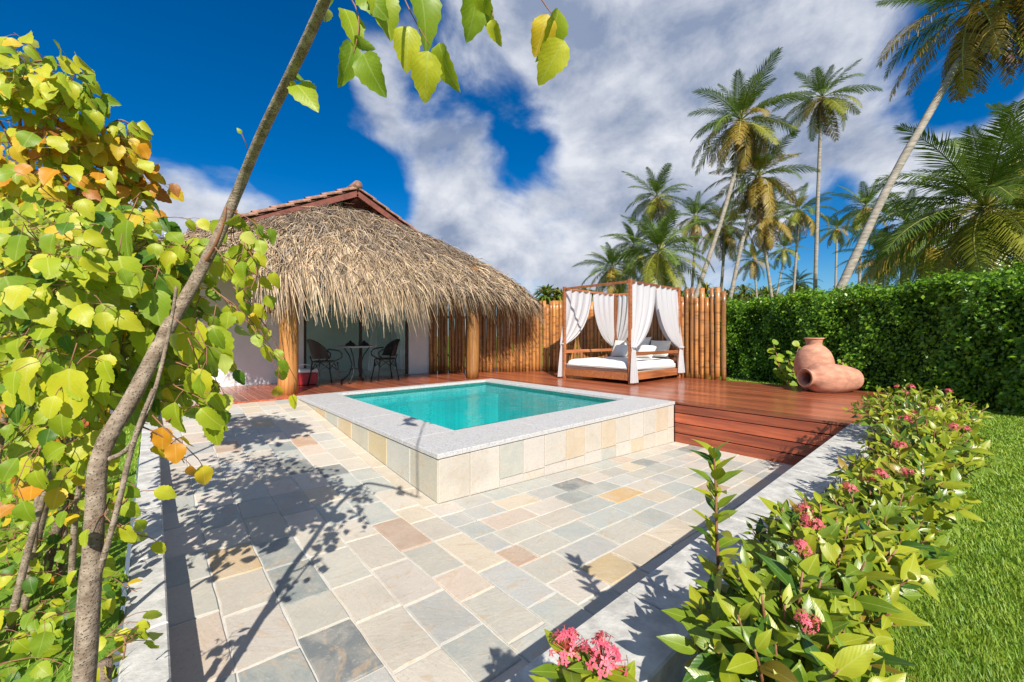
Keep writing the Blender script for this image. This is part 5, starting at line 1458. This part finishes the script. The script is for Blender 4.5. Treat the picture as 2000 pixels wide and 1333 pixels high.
PALMS = [
    (1447, 235, 29, 92, [(1446, 290), (1412, 420), (1368, 552)], 'tall leaning palm with wide crown, its pale trunk slanting down behind the log fence', 26, .28, 4, .17),
    (1480, 345, 31, 78, [(1472, 390), (1448, 480), (1428, 575)], 'palm with drooping golden fronds just below and right of the tall leaning one', 24, .5, 7, .16),
    (1606, 190, 35, 66, [(1602, 265), (1597, 400), (1592, 568)], 'very tall straight palm with a compact crown standing alone against the cloud', 22, .15, 3, .17),
    (1903, 8, 13, 150, [(1882, 100), (1745, 345), (1650, 545)], 'large palm whose long curved grey trunk leans out of the top of the picture', 18, .3, 4, .135),
    (2015, -40, 12, 150, [(2030, 160), (2050, 500)], 'palm at the top right corner with brown hanging fronds, trunk beyond the edge', 17, .35, 5, .13),
    (1925, 405, 15, 178, [(1935, 500)], 'low bushy palm with long arching fronds filling the right edge above the hedge', 36, .15, 5, .2),
    (1990, 310, 22, 120, [(1990, 480)], 'palm with upright green fronds at the right edge behind the bushy one', 22, .1, 2, .17),
    (1815, 480, 23, 95, [(1815, 540)], 'dark short palm left of the bushy one, just over the hedge', 22, .15, 4, .17),
    (1283, 385, 38, 60, [(1290, 430), (1298, 560)], 'palm with rounded crown highest of those left of the log fence', 22, .08, 1, .17),
    (1287, 492, 26, 88, [(1290, 540)], 'low palm with orange fruit cluster behind the daybed canopy', 26, .08, 1, .2),
    (1195, 522, 30, 58, [(1198, 560)], 'small palm furthest left, beside the tip of the thatched roof', 20, .08, 1, .16),
    (1237, 480, 40, 50, [(1240, 550)], 'pale green palm between the furthest left palm and the rounded crown', 20, .1, 1, .16),
    (1358, 425, 42, 46, [(1358, 470), (1352, 560)], 'slim palm between the rounded crown and the tall leaning trunk', 18, .2, 2, .15),
    (1415, 440, 40, 58, [(1414, 490), (1408, 575)], 'palm half hidden behind the slanting pale trunk', 20, .3, 3, .16),
    (1497, 425, 36, 62, [(1494, 480), (1506, 572)], 'palm with brown skirt of dead fronds below the golden one', 20, .45, 7, .15),
    (1560, 412, 42, 52, [(1558, 460), (1550, 570)], 'green palm directly left of the very tall straight trunk', 20, .1, 2, .14),
    (1635, 447, 52, 33, [(1634, 480), (1632, 560)], 'small distant palm right of the very tall straight trunk', 18, .1, 1, .15),
    (1690, 405, 40, 52, [(1683, 450), (1678, 560)], 'palm behind the long curved trunk, crown showing on both sides of it', 20, .12, 2, .14),
    (1532, 487, 56, 34, [(1530, 510), (1518, 572)], 'small distant palm on a thin bent trunk under the green one', 18, .1, 1, .14),
    (1472, 508, 54, 36, [(1474, 530), (1478, 580)], 'small distant palm below the golden fronds', 18, .12, 2, .14),
    (1557, 553, 48, 34, [(1557, 570)], 'stubby palm barely taller than the hedge below the small bent one', 18, .08, 1, .16),
    (1722, 500, 29, 60, [(1716, 540)], 'shaded palm crown just right of the foot of the long curved trunk', 20, .2, 3, .15),
    (1770, 435, 28, 75, [(1764, 520)], 'palm with pale arching fronds between the curved trunk and the bushy palm', 20, .15, 3, .15),
]
for i, p in enumerate(PALMS): palm(*p, seed=i*1.37)
def far_trees():
    """far line of palms and bushes past the hedge that reads as one mass"""
    rs = np.random.RandomState(11); V = []; Q = []; MI = []
    for k in range(230):
        x = rs.uniform(1060, 2200) if k < 190 else rs.uniform(-200, 560); d = rs.uniform(60, 95); p = at(x, 660, d); p.z = LAWN_Z
        h = rs.uniform(5.0, 10.0)*d/80; c = p+UP*h; r = rs.uniform(2.2, 3.6)
        for q in range(70):
            a = rs.uniform(0, 6.28); el = rs.uniform(-1.0, 1.2); dd = Vector((math.cos(a)*math.cos(el), math.sin(a)*math.cos(el), math.sin(el)))
            L = r*rs.uniform(.7, 1.1); m_ = c+dd*L*.55; tp = c+dd*L-UP*L*rs.uniform(.15, .6); sd = dd.cross(UP).normalized()*.22
            i = len(V); V += [tuple(c-sd*.3), tuple(c+sd*.3), tuple(m_+sd), tuple(m_-sd), tuple(tp+sd*.2), tuple(tp-sd*.2)]
            Q += [(i, i+1, i+2, i+3), (i+3, i+2, i+4, i+5)]; mm = rs.choice(3, p=[.6, .3, .1]); MI += [mm, mm]
        for q in range(46):
            a = rs.uniform(0, 6.28); c2 = p+Vector((math.cos(a), math.sin(a), 0))*rs.uniform(0, 3.2)+UP*rs.uniform(0, h*.75)
            u = Vector(rs.normal(size=3)).normalized()*.8; v = u.orthogonal().normalized()*.55
            i = len(V); V += [tuple(c2-u), tuple(c2-v), tuple(c2+u), tuple(c2+v)]; Q.append((i, i+1, i+2, i+3)); MI.append(int(rs.choice(2)))
    me = npmesh('far_trees', np.array(V), np.array(Q), [M['p0'], M['p1'], M['p2']], np.array(MI))
    tag(place('far_trees', me, (0, 0, 0)), 'distant line of palms and bushes beyond the hedge', 'trees', kind='stuff')
far_trees()
